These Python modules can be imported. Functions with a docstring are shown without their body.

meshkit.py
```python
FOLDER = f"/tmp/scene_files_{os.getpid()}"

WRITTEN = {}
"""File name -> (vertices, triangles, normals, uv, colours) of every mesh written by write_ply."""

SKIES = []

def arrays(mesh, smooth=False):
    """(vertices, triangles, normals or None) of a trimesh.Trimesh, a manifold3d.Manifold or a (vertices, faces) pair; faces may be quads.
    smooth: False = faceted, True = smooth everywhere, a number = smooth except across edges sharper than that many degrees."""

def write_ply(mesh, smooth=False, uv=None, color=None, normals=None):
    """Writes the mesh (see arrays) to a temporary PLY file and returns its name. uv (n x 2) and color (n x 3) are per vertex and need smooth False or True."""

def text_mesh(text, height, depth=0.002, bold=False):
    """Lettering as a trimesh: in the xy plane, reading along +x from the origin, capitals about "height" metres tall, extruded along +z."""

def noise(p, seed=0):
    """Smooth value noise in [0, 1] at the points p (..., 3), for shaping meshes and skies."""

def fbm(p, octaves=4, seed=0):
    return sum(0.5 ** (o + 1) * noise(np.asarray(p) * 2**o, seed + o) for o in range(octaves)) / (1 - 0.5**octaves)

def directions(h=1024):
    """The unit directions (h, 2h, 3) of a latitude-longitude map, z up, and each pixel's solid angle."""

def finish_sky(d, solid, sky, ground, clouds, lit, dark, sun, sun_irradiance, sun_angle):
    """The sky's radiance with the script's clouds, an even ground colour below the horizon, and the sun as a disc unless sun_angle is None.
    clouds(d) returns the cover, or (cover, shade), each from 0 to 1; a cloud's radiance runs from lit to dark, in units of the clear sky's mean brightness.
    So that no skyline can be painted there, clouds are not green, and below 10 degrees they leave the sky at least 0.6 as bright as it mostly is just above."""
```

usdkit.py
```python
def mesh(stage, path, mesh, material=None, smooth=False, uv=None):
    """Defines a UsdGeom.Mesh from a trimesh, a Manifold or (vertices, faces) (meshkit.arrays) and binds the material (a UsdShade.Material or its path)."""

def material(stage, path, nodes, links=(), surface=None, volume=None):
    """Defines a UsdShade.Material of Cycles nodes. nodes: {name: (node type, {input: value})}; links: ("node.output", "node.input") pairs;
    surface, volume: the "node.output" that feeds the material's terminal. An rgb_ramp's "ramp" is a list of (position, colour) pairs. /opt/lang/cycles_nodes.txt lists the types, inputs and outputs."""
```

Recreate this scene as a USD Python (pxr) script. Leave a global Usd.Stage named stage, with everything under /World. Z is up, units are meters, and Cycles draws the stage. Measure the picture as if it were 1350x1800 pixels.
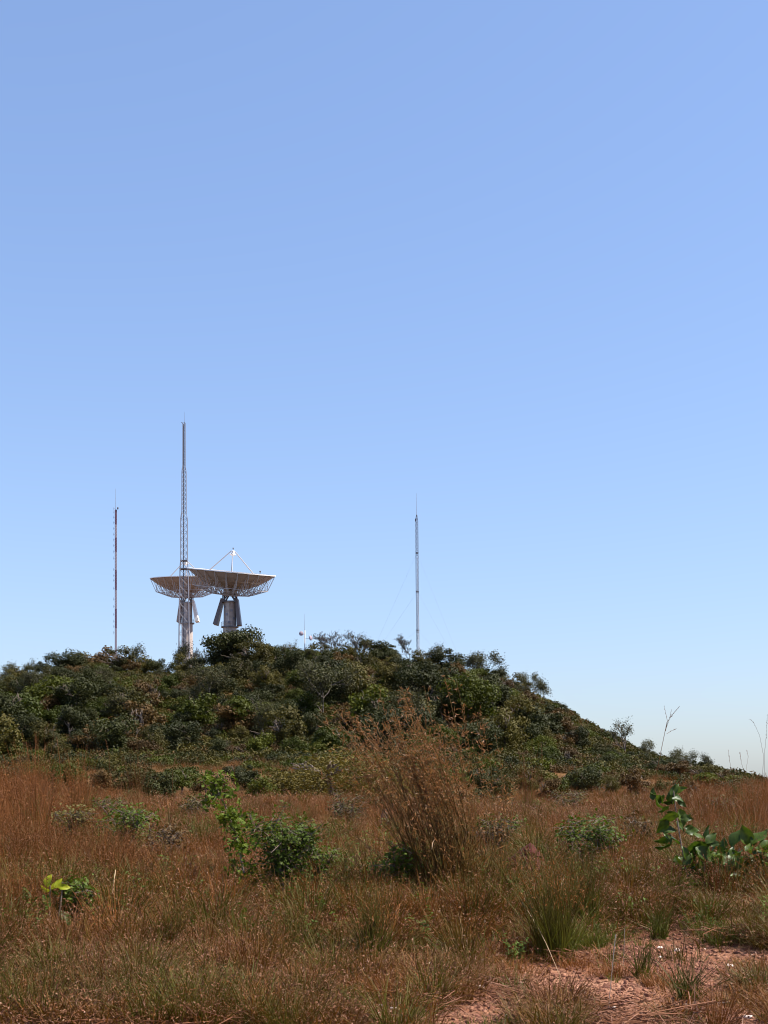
import math
import numpy as np
import trimesh
import meshkit
import usdkit
from pxr import Usd, UsdGeom, UsdLux, UsdShade, Sdf, Gf, Vt

stage = Usd.Stage.CreateInMemory()
UsdGeom.SetStageUpAxis(stage, "Z")
UsdGeom.SetStageMetersPerUnit(stage, 1.0)
UsdGeom.Xform.Define(stage, "/World")
UsdGeom.Scope.Define(stage, "/World/Looks")

# ------------------------------------------------------------------ camera, sky, sun, exposure
F, CX, HOR, EYE = 2200.0, 675.0, 1375.0, 1.6      # focal length and horizon of the photograph in its pixels; eye height in metres
EXPOSURE = 1.28
SUN_AZ, SUN_EL = math.radians(97), math.radians(56)
SKY_STRENGTH, SUN_INT = 0.096, 1.25

cam = UsdGeom.Camera.Define(stage, "/World/camera")
cam.CreateHorizontalApertureAttr(36.0)
cam.CreateVerticalApertureAttr(48.0)
cam.CreateFocalLengthAttr(F / 1350 * 36)
cam.CreateVerticalApertureOffsetAttr((HOR - 900) / 1350 * 36)
cam.CreateExposureAttr(EXPOSURE)
cam.CreateClippingRangeAttr(Gf.Vec2f(0.1, 20000))
cam.AddTranslateOp().Set(Gf.Vec3d(0, 0, EYE))
cam.AddRotateXOp().Set(90.0)

sky_mat = usdkit.material(stage, "/World/Looks/sky", {
    "s": ("sky_texture", {"sky_type": "single_scattering", "sun_disc": False, "sun_elevation": SUN_EL, "sun_rotation": SUN_AZ,
                          "altitude": 1200.0, "air_density": 1.5, "aerosol_density": 2.0, "ozone_density": 1.5}),
    "g": ("gamma", {"gamma": 0.7}),
    "t": ("mix_color", {"blend_type": "multiply", "fac": 1.0, "b": (0.870, 1.015, 1.35), "use_clamp": False}),
    "b": ("background_shader", {"strength": SKY_STRENGTH})}, [("s.color", "g.color"), ("g.color", "t.a"), ("t.result", "b.color")], surface="b.background")
dome = UsdLux.DomeLight.Define(stage, "/World/sky")
UsdShade.MaterialBindingAPI.Apply(dome.GetPrim()).Bind(sky_mat)
dome.GetPrim().SetCustomDataByKey("kind", "structure")

sun = UsdLux.DistantLight.Define(stage, "/World/sun")
sun.CreateIntensityAttr(SUN_INT)
sun.CreateAngleAttr(0.5)
sun.CreateNormalizeAttr(True)
sun.CreateColorAttr(Gf.Vec3f(1.0, 0.95, 0.87))
sun_dir = Gf.Vec3d(math.sin(SUN_AZ) * math.cos(SUN_EL), math.cos(SUN_AZ) * math.cos(SUN_EL), math.sin(SUN_EL))
sun.AddOrientOp(UsdGeom.XformOp.PrecisionFloat).Set(Gf.Quatf(Gf.Rotation(Gf.Vec3d(0, 0, 1), sun_dir).GetQuat()))


# ------------------------------------------------------------------ helpers
used = {}


def numbered(parent, name):
    k = used.get((parent, name), 0)
    used[(parent, name)] = k + 1
    return name if k == 0 else f"{name}_{k:03d}"


def tag(prim, label=None, cat=None, group=None, kind=None):
    for k, v in (("label", label), ("category", cat), ("group", group), ("kind", kind)):
        if v:
            prim.SetCustomDataByKey(k, v)
    return prim


def thing(name, label, cat, loc=(0, 0, 0), rotz=0.0, scale=1.0, group=None):
    x = UsdGeom.Xform.Define(stage, "/World/" + numbered("/World", name))
    x.AddTranslateOp().Set(Gf.Vec3d(*map(float, loc)))
    x.AddRotateZOp().Set(float(math.degrees(rotz)))
    x.AddScaleOp().Set(Gf.Vec3f(*np.broadcast_to(scale, 3).astype(float).tolist()))
    return tag(x.GetPrim(), label, cat, group)


def copy_of(src, name, label, cat, loc, rotz, scale, group=None):
    p = thing(name, label, cat, loc, rotz, scale, group)
    p.GetReferences().AddInternalReference(src.GetPath())
    p.SetInstanceable(True)
    return p


def obj(name, m, mat, parent=None, smooth=False, label=None, cat=None, group=None, kind=None):
    base = str(parent.GetPath()) if parent is not None else "/World"
    g = usdkit.mesh(stage, base + "/" + numbered(base, name), m, mat, smooth=smooth)
    return tag(g.GetPrim(), label, cat, group, kind)


def place(p, loc):
    UsdGeom.Xformable(p).AddTranslateOp().Set(Gf.Vec3d(*map(float, loc)))


def join(parts):
    v, f, n = [], [], 0
    for a, b in parts:
        if len(a):
            v.append(np.asarray(a, float)); f.append(np.asarray(b, int) + n); n += len(a)
    return np.vstack(v), np.vstack(f)


def unit(a):
    a = np.asarray(a, float)
    return a / (np.linalg.norm(a, axis=-1, keepdims=True) + 1e-12)


def bars(p0, p1, r0, r1=None, sides=4):
    """Many straight tapered bars at once; open-ended prisms with end caps."""
    p0, p1 = np.atleast_2d(p0).astype(float), np.atleast_2d(p1).astype(float)
    n = len(p0)
    r0 = np.broadcast_to(np.asarray(r0, float), (n,)); r1 = r0 if r1 is None else np.broadcast_to(np.asarray(r1, float), (n,))
    d = unit(p1 - p0)
    ref = np.where(np.abs(d[:, 2:]) < 0.9, [[0, 0, 1.0]], [[1.0, 0, 0]])
    a = unit(np.cross(d, ref)); b = np.cross(d, a)
    ang = (np.arange(sides) + 0.5) * 2 * np.pi / sides
    off = np.cos(ang)[None, :, None] * a[:, None] + np.sin(ang)[None, :, None] * b[:, None]
    v = np.concatenate([p0[:, None] + off * r0[:, None, None], p1[:, None] + off * r1[:, None, None]], 1)
    i = np.arange(sides); j = (i + 1) % sides
    q = np.vstack([np.stack([i, j, j + sides], 1), np.stack([i, j + sides, i + sides], 1),
                   np.stack([np.zeros(sides - 2, int), i[2:], i[1:-1]], 1), np.stack([np.full(sides - 2, sides), i[1:-1] + sides, i[2:] + sides], 1)])
    f = (np.arange(n) * 2 * sides)[:, None, None] + q[None]
    return v.reshape(-1, 3), f.reshape(-1, 3)


def tube(path, r, sides=5):
    """One continuous tube along a polyline."""
    p = np.asarray(path, float); n = len(p)
    r = np.broadcast_to(np.asarray(r, float), (n,))
    t = unit(np.gradient(p, axis=0))
    ref = [0, 0, 1.0] if abs(t[0, 2]) < 0.9 else [1.0, 0, 0]
    a = unit(np.cross(t, ref)); b = np.cross(t, a)
    ang = np.arange(sides) * 2 * np.pi / sides
    v = p[:, None] + r[:, None, None] * (np.cos(ang)[None, :, None] * a[:, None] + np.sin(ang)[None, :, None] * b[:, None])
    f = []
    for i in range(n - 1):
        for j in range(sides):
            k = (j + 1) % sides
            f += [[i * sides + j, i * sides + k, (i + 1) * sides + k], [i * sides + j, (i + 1) * sides + k, (i + 1) * sides + j]]
    for j in range(1, sides - 1):
        f += [[0, j + 1, j], [(n - 1) * sides, (n - 1) * sides + j, (n - 1) * sides + j + 1]]
    return v.reshape(-1, 3), np.array(f)


def lathe(profile, sides=24, cap=True):
    pr = np.asarray(profile, float); n = len(pr)
    ang = np.arange(sides) * 2 * np.pi / sides
    v = np.stack([pr[:, :1] * np.cos(ang), pr[:, :1] * np.sin(ang), np.repeat(pr[:, 1:], sides, 1)], -1).reshape(-1, 3)
    f = []
    for i in range(n - 1):
        for j in range(sides):
            k = (j + 1) % sides
            f += [[i * sides + j, i * sides + k, (i + 1) * sides + k], [i * sides + j, (i + 1) * sides + k, (i + 1) * sides + j]]
    if cap:
        for j in range(1, sides - 1):
            f += [[0, j + 1, j], [(n - 1) * sides, (n - 1) * sides + j, (n - 1) * sides + j + 1]]
    return v, np.array(f)


def box(c, s, rot=None):
    m = trimesh.creation.box(s)
    v = np.array(m.vertices)
    if rot is not None:
        v = v @ np.asarray(rot).T
    return v + np.asarray(c, float), np.array(m.faces)


def rotm(axis, deg):
    return trimesh.transformations.rotation_matrix(math.radians(deg), axis)[:3, :3]


def leaf_cards(c, nrm, up, L, W, bend=0.25):
    """Leaf-shaped rhombi folded along the midrib (4 triangles each)."""
    c = np.atleast_2d(c); n = len(c)
    L = np.broadcast_to(L, (n,))[:, None]; W = np.broadcast_to(W, (n,))[:, None]
    nrm = unit(nrm); t = unit(up - nrm * (up * nrm).sum(1, keepdims=True)); s = np.cross(t, nrm)
    base = c - t * L * 0.5; tip = c + t * L * 0.5 - nrm * L * bend * 0.6
    mid = c + nrm * L * bend * 0.25
    a = c + s * W * 0.5 - t * L * 0.05 + nrm * W * 0.15; b = c - s * W * 0.5 - t * L * 0.05 + nrm * W * 0.15
    v = np.stack([base, a, tip, b, mid], 1).reshape(-1, 3)
    q = np.array([[0, 1, 4], [1, 2, 4], [2, 3, 4], [3, 0, 4]])
    return v, ((np.arange(n) * 5)[:, None, None] + q[None]).reshape(-1, 3)


def rand_dirs(rng, n):
    return unit(rng.normal(size=(n, 3)))


def blades(rng, base, h, lean_dir, lean, droop, w, seg=4):
    """Grass blades: tapered ribbons that rise from base, lean and droop. base (n,3), h, lean (tan), droop (fraction of h), w all (n,)."""
    n = len(base)
    h, lean, droop, w = (np.broadcast_to(x, (n,)).astype(float) for x in (h, lean, droop, w))
    d = np.stack([np.cos(lean_dir), np.sin(lean_dir), np.zeros(n)], 1)
    t = np.linspace(0, 1, seg + 1)
    up = 1 / np.sqrt(1 + lean ** 2)
    p = base[:, None] + (h * up)[:, None, None] * t[None, :, None] * np.array([0, 0, 1.0]) + d[:, None] * (h * lean * up)[:, None, None] * t[None, :, None]
    p = p + d[:, None] * (h * droop)[:, None, None] * (t ** 2)[None, :, None] * 0.9 - np.array([0, 0, 1.0]) * (h * droop)[:, None, None] * (t ** 3)[None, :, None] * 0.75
    a = lean_dir + np.pi / 2 + rng.uniform(-1.1, 1.1, n)
    side = np.stack([np.cos(a), np.sin(a), np.zeros(n)], 1)
    wid = w[:, None] * np.interp(t, [0, 0.4, 0.8, 1], [0.75, 1, 0.7, 0.12])[None] * 0.5
    v = np.stack([p - side[:, None] * wid[..., None], p + side[:, None] * wid[..., None]], 2).reshape(n, -1, 3)
    i = np.arange(seg) * 2
    q = np.vstack([np.stack([i, i + 1, i + 3], 1), np.stack([i, i + 3, i + 2], 1)])
    f = (np.arange(n) * (seg + 1) * 2)[:, None, None] + q[None]
    return (v.reshape(-1, 3), f.reshape(-1, 3)), p


def spikelets(rng, paths, per, t0, L, W, spread, hang=0.5):
    """Small husks round the upper part of stems."""
    n, k = paths.shape[:2]
    idx = np.repeat(np.arange(n), per)
    t = rng.uniform(t0, 1.0, len(idx)) * (k - 1)
    i = np.minimum(t.astype(int), k - 2); u = (t - i)[:, None]
    c = paths[idx, i] * (1 - u) + paths[idx, i + 1] * u
    d = unit(paths[idx, i + 1] - paths[idx, i])
    o = rand_dirs(rng, len(idx)); c = c + o * spread * rng.uniform(0.1, 1, (len(idx), 1))
    up = unit(d + 0.7 * o - np.array([0, 0, hang]))
    return leaf_cards(c, rand_dirs(rng, len(idx)), up, L * rng.uniform(0.6, 1.3, len(idx)), W * rng.uniform(0.6, 1.3, len(idx)))


# ------------------------------------------------------------------ materials
def plain(name, color, rough=0.6, metallic=0.0, var=0.12, scale=3.0, bump=0.0, spec=0.4):
    c = np.array(color, float)
    return usdkit.material(stage, "/World/Looks/" + name, {
        "tc": ("texture_coordinate", {}), "n": ("noise_texture", {"scale": scale, "detail": 6.0, "roughness": 0.65}),
        "r": ("rgb_ramp", {"ramp": [(0.25, tuple(c * (1 - var * 1.6))), (0.5, tuple(c)), (0.75, tuple(np.minimum(c * (1 + var), 0.95)))]}),
        "b": ("bump", {"strength": bump, "distance": 0.02}),
        "p": ("principled_bsdf", {"roughness": rough, "metallic": metallic, "specular_ior_level": spec})},
        [("tc.object", "n.vector"), ("n.fac", "r.fac"), ("r.color", "p.base_color"), ("n.fac", "b.height"), ("b.normal", "p.normal")], surface="p.BSDF")


def leafy(name, ramp, rough=0.6, trans=0.3, spec=0.18, objvar=0.5, world=0.0, wscale=0.5, tint=(1.0, 1.0, 1.0)):
    """Leaf or grass: colour differs from leaf to leaf (islands), from plant to plant (object) and over the ground (slow noise)."""
    nodes = {
        "g": ("geometry", {}), "o": ("object_info", {}),
        "w": ("noise_texture", {"scale": wscale, "detail": 3.0}),
        "m1": ("math", {"math_type": "multiply_add", "value2": 1.0 - objvar - world, "value3": 0.0}),
        "m2": ("math", {"math_type": "multiply_add", "value2": objvar}),
        "ws": ("map_range", {"from_min": 0.32, "from_max": 0.68, "to_min": 0.0, "to_max": world, "clamp": True}),
        "m3": ("math", {"math_type": "add"}),
        "r": ("rgb_ramp", {"ramp": ramp}),
        "p": ("principled_bsdf", {"roughness": rough, "specular_ior_level": spec}),
        "tm": ("mix_color", {"blend_type": "multiply", "fac": 1.0, "b": tint}),
        "t": ("translucent_bsdf", {}), "mx": ("mix_closure", {"fac": trans})}
    links = [("g.random_per_island", "m1.value1"), ("o.random", "m2.value1"), ("m1.value", "m2.value3"), ("g.position", "w.vector"), ("w.fac", "ws.value"),
             ("m2.value", "m3.value1"), ("ws.result", "m3.value2"), ("m3.value", "r.fac"), ("r.color", "p.base_color"), ("r.color", "tm.a"), ("tm.result", "t.color"),
             ("p.BSDF", "mx.closure1"), ("t.BSDF", "mx.closure2")]
    return usdkit.material(stage, "/World/Looks/" + name, nodes, links, surface="mx.closure")


M = {}
M["leaf_dark"] = leafy("leaf_dark", [(0, (0.018, 0.020, 0.004)), (0.5, (0.032, 0.034, 0.006)), (1, (0.062, 0.060, 0.010))], trans=0.22)
M["leaf_green"] = leafy("leaf_green", [(0, (0.030, 0.038, 0.003)), (0.5, (0.066, 0.072, 0.005)), (1, (0.135, 0.130, 0.010))], trans=0.3)
M["leaf_olive"] = leafy("leaf_olive", [(0, (0.034, 0.030, 0.005)), (0.5, (0.072, 0.058, 0.008)), (1, (0.145, 0.108, 0.016))], trans=0.25)
M["leaf_brown"] = leafy("leaf_brown", [(0, (0.050, 0.028, 0.008)), (0.5, (0.090, 0.050, 0.013)), (1, (0.15, 0.086, 0.022))], trans=0.25)
M["leaf_grey"] = leafy("leaf_grey", [(0, (0.036, 0.035, 0.012)), (0.5, (0.066, 0.062, 0.020)), (1, (0.105, 0.095, 0.036))], trans=0.25)
M["leaf_yellow"] = leafy("leaf_yellow", [(0, (0.075, 0.058, 0.008)), (0.5, (0.14, 0.095, 0.010)), (1, (0.25, 0.145, 0.014))], trans=0.3)
M["leaf_bright"] = leafy("leaf_bright", [(0, (0.040, 0.060, 0.006)), (0.5, (0.070, 0.100, 0.008)), (1, (0.13, 0.16, 0.014))], trans=0.35)
M["leaf_big"] = leafy("leaf_big", [(0, (0.020, 0.038, 0.003)), (0.6, (0.045, 0.075, 0.005)), (1, (0.085, 0.115, 0.008))], rough=0.45, spec=0.3, trans=0.35, objvar=0.5, world=0.45, wscale=22.0)
M["leaf_lime"] = leafy("leaf_lime", [(0, (0.17, 0.22, 0.012)), (1, (0.42, 0.36, 0.02))], rough=0.5, trans=0.4, objvar=0.4, world=0.5, wscale=25.0)
M["grass_red"] = leafy("grass_red", [(0, (0.070, 0.024, 0.006)), (0.4, (0.16, 0.058, 0.013)), (0.75, (0.27, 0.110, 0.028)), (1, (0.50, 0.28, 0.13))], trans=0.3, objvar=0.3, world=0.25)
M["grass_brown"] = leafy("grass_brown", [(0, (0.035, 0.032, 0.004)), (0.25, (0.085, 0.048, 0.007)), (0.5, (0.165, 0.058, 0.012)), (0.78, (0.27, 0.108, 0.026)), (0.92, (0.46, 0.27, 0.11)), (1, (0.70, 0.54, 0.32))], trans=0.3, objvar=0.3, world=0.35)
M["grass_gold"] = leafy("grass_gold", [(0, (0.055, 0.052, 0.006)), (0.4, (0.125, 0.088, 0.010)), (0.75, (0.22, 0.125, 0.020)), (1, (0.36, 0.19, 0.05))], trans=0.3, objvar=0.15)
M["grass_green"] = leafy("grass_green", [(0, (0.046, 0.056, 0.006)), (0.6, (0.095, 0.094, 0.010)), (1, (0.20, 0.16, 0.03))], trans=0.35, objvar=0.4, world=0.2)
M["plume"] = leafy("plume", [(0, (0.20, 0.09, 0.03)), (0.35, (0.42, 0.25, 0.11)), (0.7, (0.66, 0.46, 0.27)), (1, (0.85, 0.74, 0.56))], trans=0.45, objvar=0.0, rough=0.4)
M["leaf_shrub"] = leafy("leaf_shrub", [(0, (0.045, 0.066, 0.004)), (0.5, (0.075, 0.105, 0.007)), (1, (0.15, 0.18, 0.014))], trans=0.35)
M["bronze_stem"] = leafy("bronze_stem", [(0, (0.095, 0.055, 0.012)), (0.5, (0.22, 0.115, 0.028)), (1, (0.48, 0.29, 0.11))], trans=0.2, objvar=0.0)
M["husk"] = leafy("husk", [(0, (0.17, 0.075, 0.035)), (0.6, (0.30, 0.17, 0.10)), (1, (0.62, 0.48, 0.36))], trans=0.25, objvar=0.1, rough=0.4)
M["straw"] = leafy("straw", [(0, (0.11, 0.042, 0.018)), (0.4, (0.23, 0.105, 0.055)), (0.7, (0.42, 0.25, 0.16)), (1, (0.74, 0.58, 0.43))], trans=0.1, objvar=0.25, rough=0.45)
M["pale_straw"] = leafy("pale_straw", [(0, (0.24, 0.15, 0.085)), (0.6, (0.38, 0.26, 0.15)), (1, (0.58, 0.45, 0.29))], trans=0.05, objvar=0.3, world=0.6, wscale=9.0, rough=0.6)
M["bark"] = plain("bark", (0.13, 0.095, 0.07), 0.9, var=0.4, scale=6, bump=0.5)
M["bark_grey"] = plain("bark_grey", (0.075, 0.06, 0.048), 0.85, var=0.3, scale=6)
M["twig"] = plain("twig", (0.05, 0.038, 0.032), 0.9, var=0.3, scale=6)
M["dead_wood"] = plain("dead_wood", (0.10, 0.065, 0.05), 0.9, var=0.4, scale=14, bump=0.5)
M["stone"] = leafy("stone", [(0, (0.11, 0.040, 0.024)), (0.5, (0.25, 0.118, 0.066)), (0.8, (0.41, 0.245, 0.155)), (1, (0.74, 0.60, 0.50))], trans=0.0, objvar=0.4, rough=0.8, spec=0.2)
M["pale_stone"] = plain("pale_stone", (0.70, 0.58, 0.50), 0.75, var=0.2, scale=20, bump=0.3)
M["mound"] = plain("mound", (0.062, 0.020, 0.015), 0.95, var=0.45, scale=9, bump=0.8, spec=0.1)
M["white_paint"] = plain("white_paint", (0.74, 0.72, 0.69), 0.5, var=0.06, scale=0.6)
M["panel_back"] = plain("panel_back", (0.33, 0.265, 0.225), 0.6, var=0.16, scale=0.7)  # white backs; shade and brown ground bounce put into the colour
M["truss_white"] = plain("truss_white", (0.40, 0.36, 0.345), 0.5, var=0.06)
M["concrete"] = plain("concrete", (0.36, 0.30, 0.265), 0.85, var=0.2, scale=0.9)
M["steel"] = plain("steel", (0.19, 0.19, 0.225), 0.55, metallic=0.2, var=0.1)
M["dark_steel"] = plain("dark_steel", (0.12, 0.115, 0.13), 0.5, metallic=0.3, var=0.1)
M["red_paint"] = plain("red_paint", (0.085, 0.035, 0.060), 0.5, var=0.1)
M["backlit_white_paint"] = plain("backlit_white_paint", (0.20, 0.165, 0.20), 0.5, var=0.06)  # white mast bands, darkened in the colour to look backlit
M["shaded_white_paint"] = plain("shaded_white_paint", (0.15, 0.132, 0.14), 0.5, var=0.1)  # white side panels with their shade put into the colour
M["mast_steel"] = plain("mast_steel", (0.07, 0.07, 0.095), 0.6, var=0.1)
M["drum"] = plain("drum", (0.26, 0.20, 0.23), 0.6, var=0.1)
M["soil"] = usdkit.material(stage, "/World/Looks/soil", {
    "g": ("geometry", {}),
    "n1": ("noise_texture", {"scale": 0.55, "detail": 5.0}), "n2": ("noise_texture", {"scale": 14.0, "detail": 8.0, "roughness": 0.7}),
    "v": ("voronoi_texture", {"scale": 26.0, "feature": "f1"}),
    "r1": ("rgb_ramp", {"ramp": [(0.32, (0.085, 0.032, 0.018)), (0.5, (0.20, 0.086, 0.046)), (0.66, (0.34, 0.18, 0.11))]}),  # dark end puts the shade of the grass gaps into the soil colour
    "r2": ("rgb_ramp", {"ramp": [(0.3, (0.55, 0.48, 0.46)), (0.6, (1.0, 1.0, 1.0)), (0.78, (1.2, 1.15, 1.1))]}),
    "m": ("mix_color", {"blend_type": "multiply", "fac": 0.9, "use_clamp": False}),
    "h": ("math", {"math_type": "multiply_add", "value2": -0.6}),
    "b": ("bump", {"strength": 0.8, "distance": 0.03}),
    "p": ("principled_bsdf", {"roughness": 0.95, "specular_ior_level": 0.1})},
    [("g.position", "n1.vector"), ("g.position", "n2.vector"), ("g.position", "v.vector"), ("n1.fac", "r1.fac"), ("n2.fac", "r2.fac"), ("r1.color", "m.a"), ("r2.color", "m.b"),
     ("m.result", "p.base_color"), ("v.distance", "h.value1"), ("n2.fac", "h.value3"), ("h.value", "b.height"), ("b.normal", "p.normal")], surface="p.BSDF")
M["hill_soil"] = plain("hill_soil", (0.085, 0.043, 0.015), 0.95, var=0.5, scale=0.25, bump=0.4, spec=0.1)


# ------------------------------------------------------------------ terrain
def sst(a, b, x):
    t = np.clip((x - a) / (b - a), 0, 1)
    return t * t * (3 - 2 * t)


def P(x, y, s, seed=0, o=3):
    x, y = np.broadcast_arrays(np.asarray(x, float), np.asarray(y, float))
    return meshkit.fbm(np.stack([x / s, y / s, np.zeros_like(x)], -1), o, seed) - 0.5


def ground(x, y):
    x, y = np.asarray(x, float), np.asarray(y, float)
    z = 0.32 * sst(9.0, 17.0, y - 0.25 * x) + 0.62 * P(x, y, 6.0, 3) * sst(7, 18, y) + 0.30 * P(x, y, 2.2, 6) * sst(7, 13, y) + 0.06 * P(x, y, 0.8, 5) + 1.3 * P(x, y, 15.0, 8) * sst(22, 60, y)
    z = z + 0.25 * sst(20, 60, y) * sst(2, 14, x)
    return z - np.clip(y - 75, 0, 1500) * 0.012


CR = np.array([(-900, 1385), (-450, 1290), (-150, 1222), (0, 1200), (130, 1184), (230, 1174), (330, 1182), (400, 1166), (500, 1164), (600, 1160), (680, 1170), (760, 1178), (850, 1192),
               (950, 1228), (1010, 1272), (1060, 1304), (1110, 1324), (1180, 1342), (1260, 1362), (1340, 1384), (1450, 1402), (1700, 1420)], float)
CRX, CRZ = (CR[:, 0] - CX) / F * 292, EYE + (HOR - CR[:, 1] - 13) / F * 292


def hill(x, y):
    x, y = np.asarray(x, float), np.asarray(y, float)
    top = np.interp(x, CRX, CRZ)
    s = 0.21 * sst(40, 185, y) + 0.79 * sst(172, 296, y)
    back = 1 + 0.20 * sst(300, 370, y) - 1.2 * sst(400, 620, y)
    return (top + 1.5) * s * back - 1.5 + (3.0 * P(x, y, 26, 11) * sst(150, 230, y) + 1.6 * P(x, y, 17, 12) * sst(60, 110, y)) * sst(2, 12, top)


def surface(x, y):
    return np.maximum(ground(x, y), hill(x, y))


def at(px, py):
    """The points of the ground seen at the photograph's pixels (px, py)."""
    px, py = np.atleast_1d(np.asarray(px, float)), np.atleast_1d(np.asarray(py, float))
    k = np.maximum(py - HOR, 4.0) / F
    Y = 1.3 / k
    for _ in range(14):
        Y = 0.4 * Y + 0.6 * np.clip((EYE - ground((px - CX) / F * Y, Y)) / k, 3.0, 190.0)
    X = (px - CX) / F * Y
    return np.stack([X, Y, ground(X, Y)], 1)


def far(px, py, Y):
    return np.array([(px - CX) / F * Y, Y, EYE + (HOR - py) / F * Y])


def grid(xs, ys, fn):
    X, Y = np.meshgrid(xs, ys)
    v = np.stack([X, Y, fn(X, Y)], -1).reshape(-1, 3)
    n, m = len(xs), len(ys)
    i, j = np.meshgrid(np.arange(n - 1), np.arange(m - 1))
    a = (j * n + i).ravel()
    return v, np.vstack([np.stack([a, a + 1, a + n + 1], 1), np.stack([a, a + n + 1, a + n], 1)])


xs = np.concatenate([-np.geomspace(3000, 8, 40), np.linspace(-7.9, 7.9, 220), np.geomspace(8, 3000, 40)])
ys = np.concatenate([np.linspace(-200, 4, 12), np.linspace(4.2, 24, 260), np.geomspace(24.4, 4000, 120)])
obj("ground", grid(xs, ys, ground), M["soil"], smooth=True, label="reddish bare soil of the field in front of the hill", cat="ground", kind="structure")
hx, hy = np.linspace(-330, 190, 180), np.concatenate([np.linspace(40, 190, 60), np.linspace(193, 640, 130)])
obj("hill", grid(hx, hy, lambda x, y: np.where(hill(x, y) < ground(x, y) - 1.0, ground(x, y) - 1.0, hill(x, y))), M["hill_soil"], smooth=True,
    label="scrub covered hill that carries the antennas", cat="hill", kind="structure")


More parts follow.
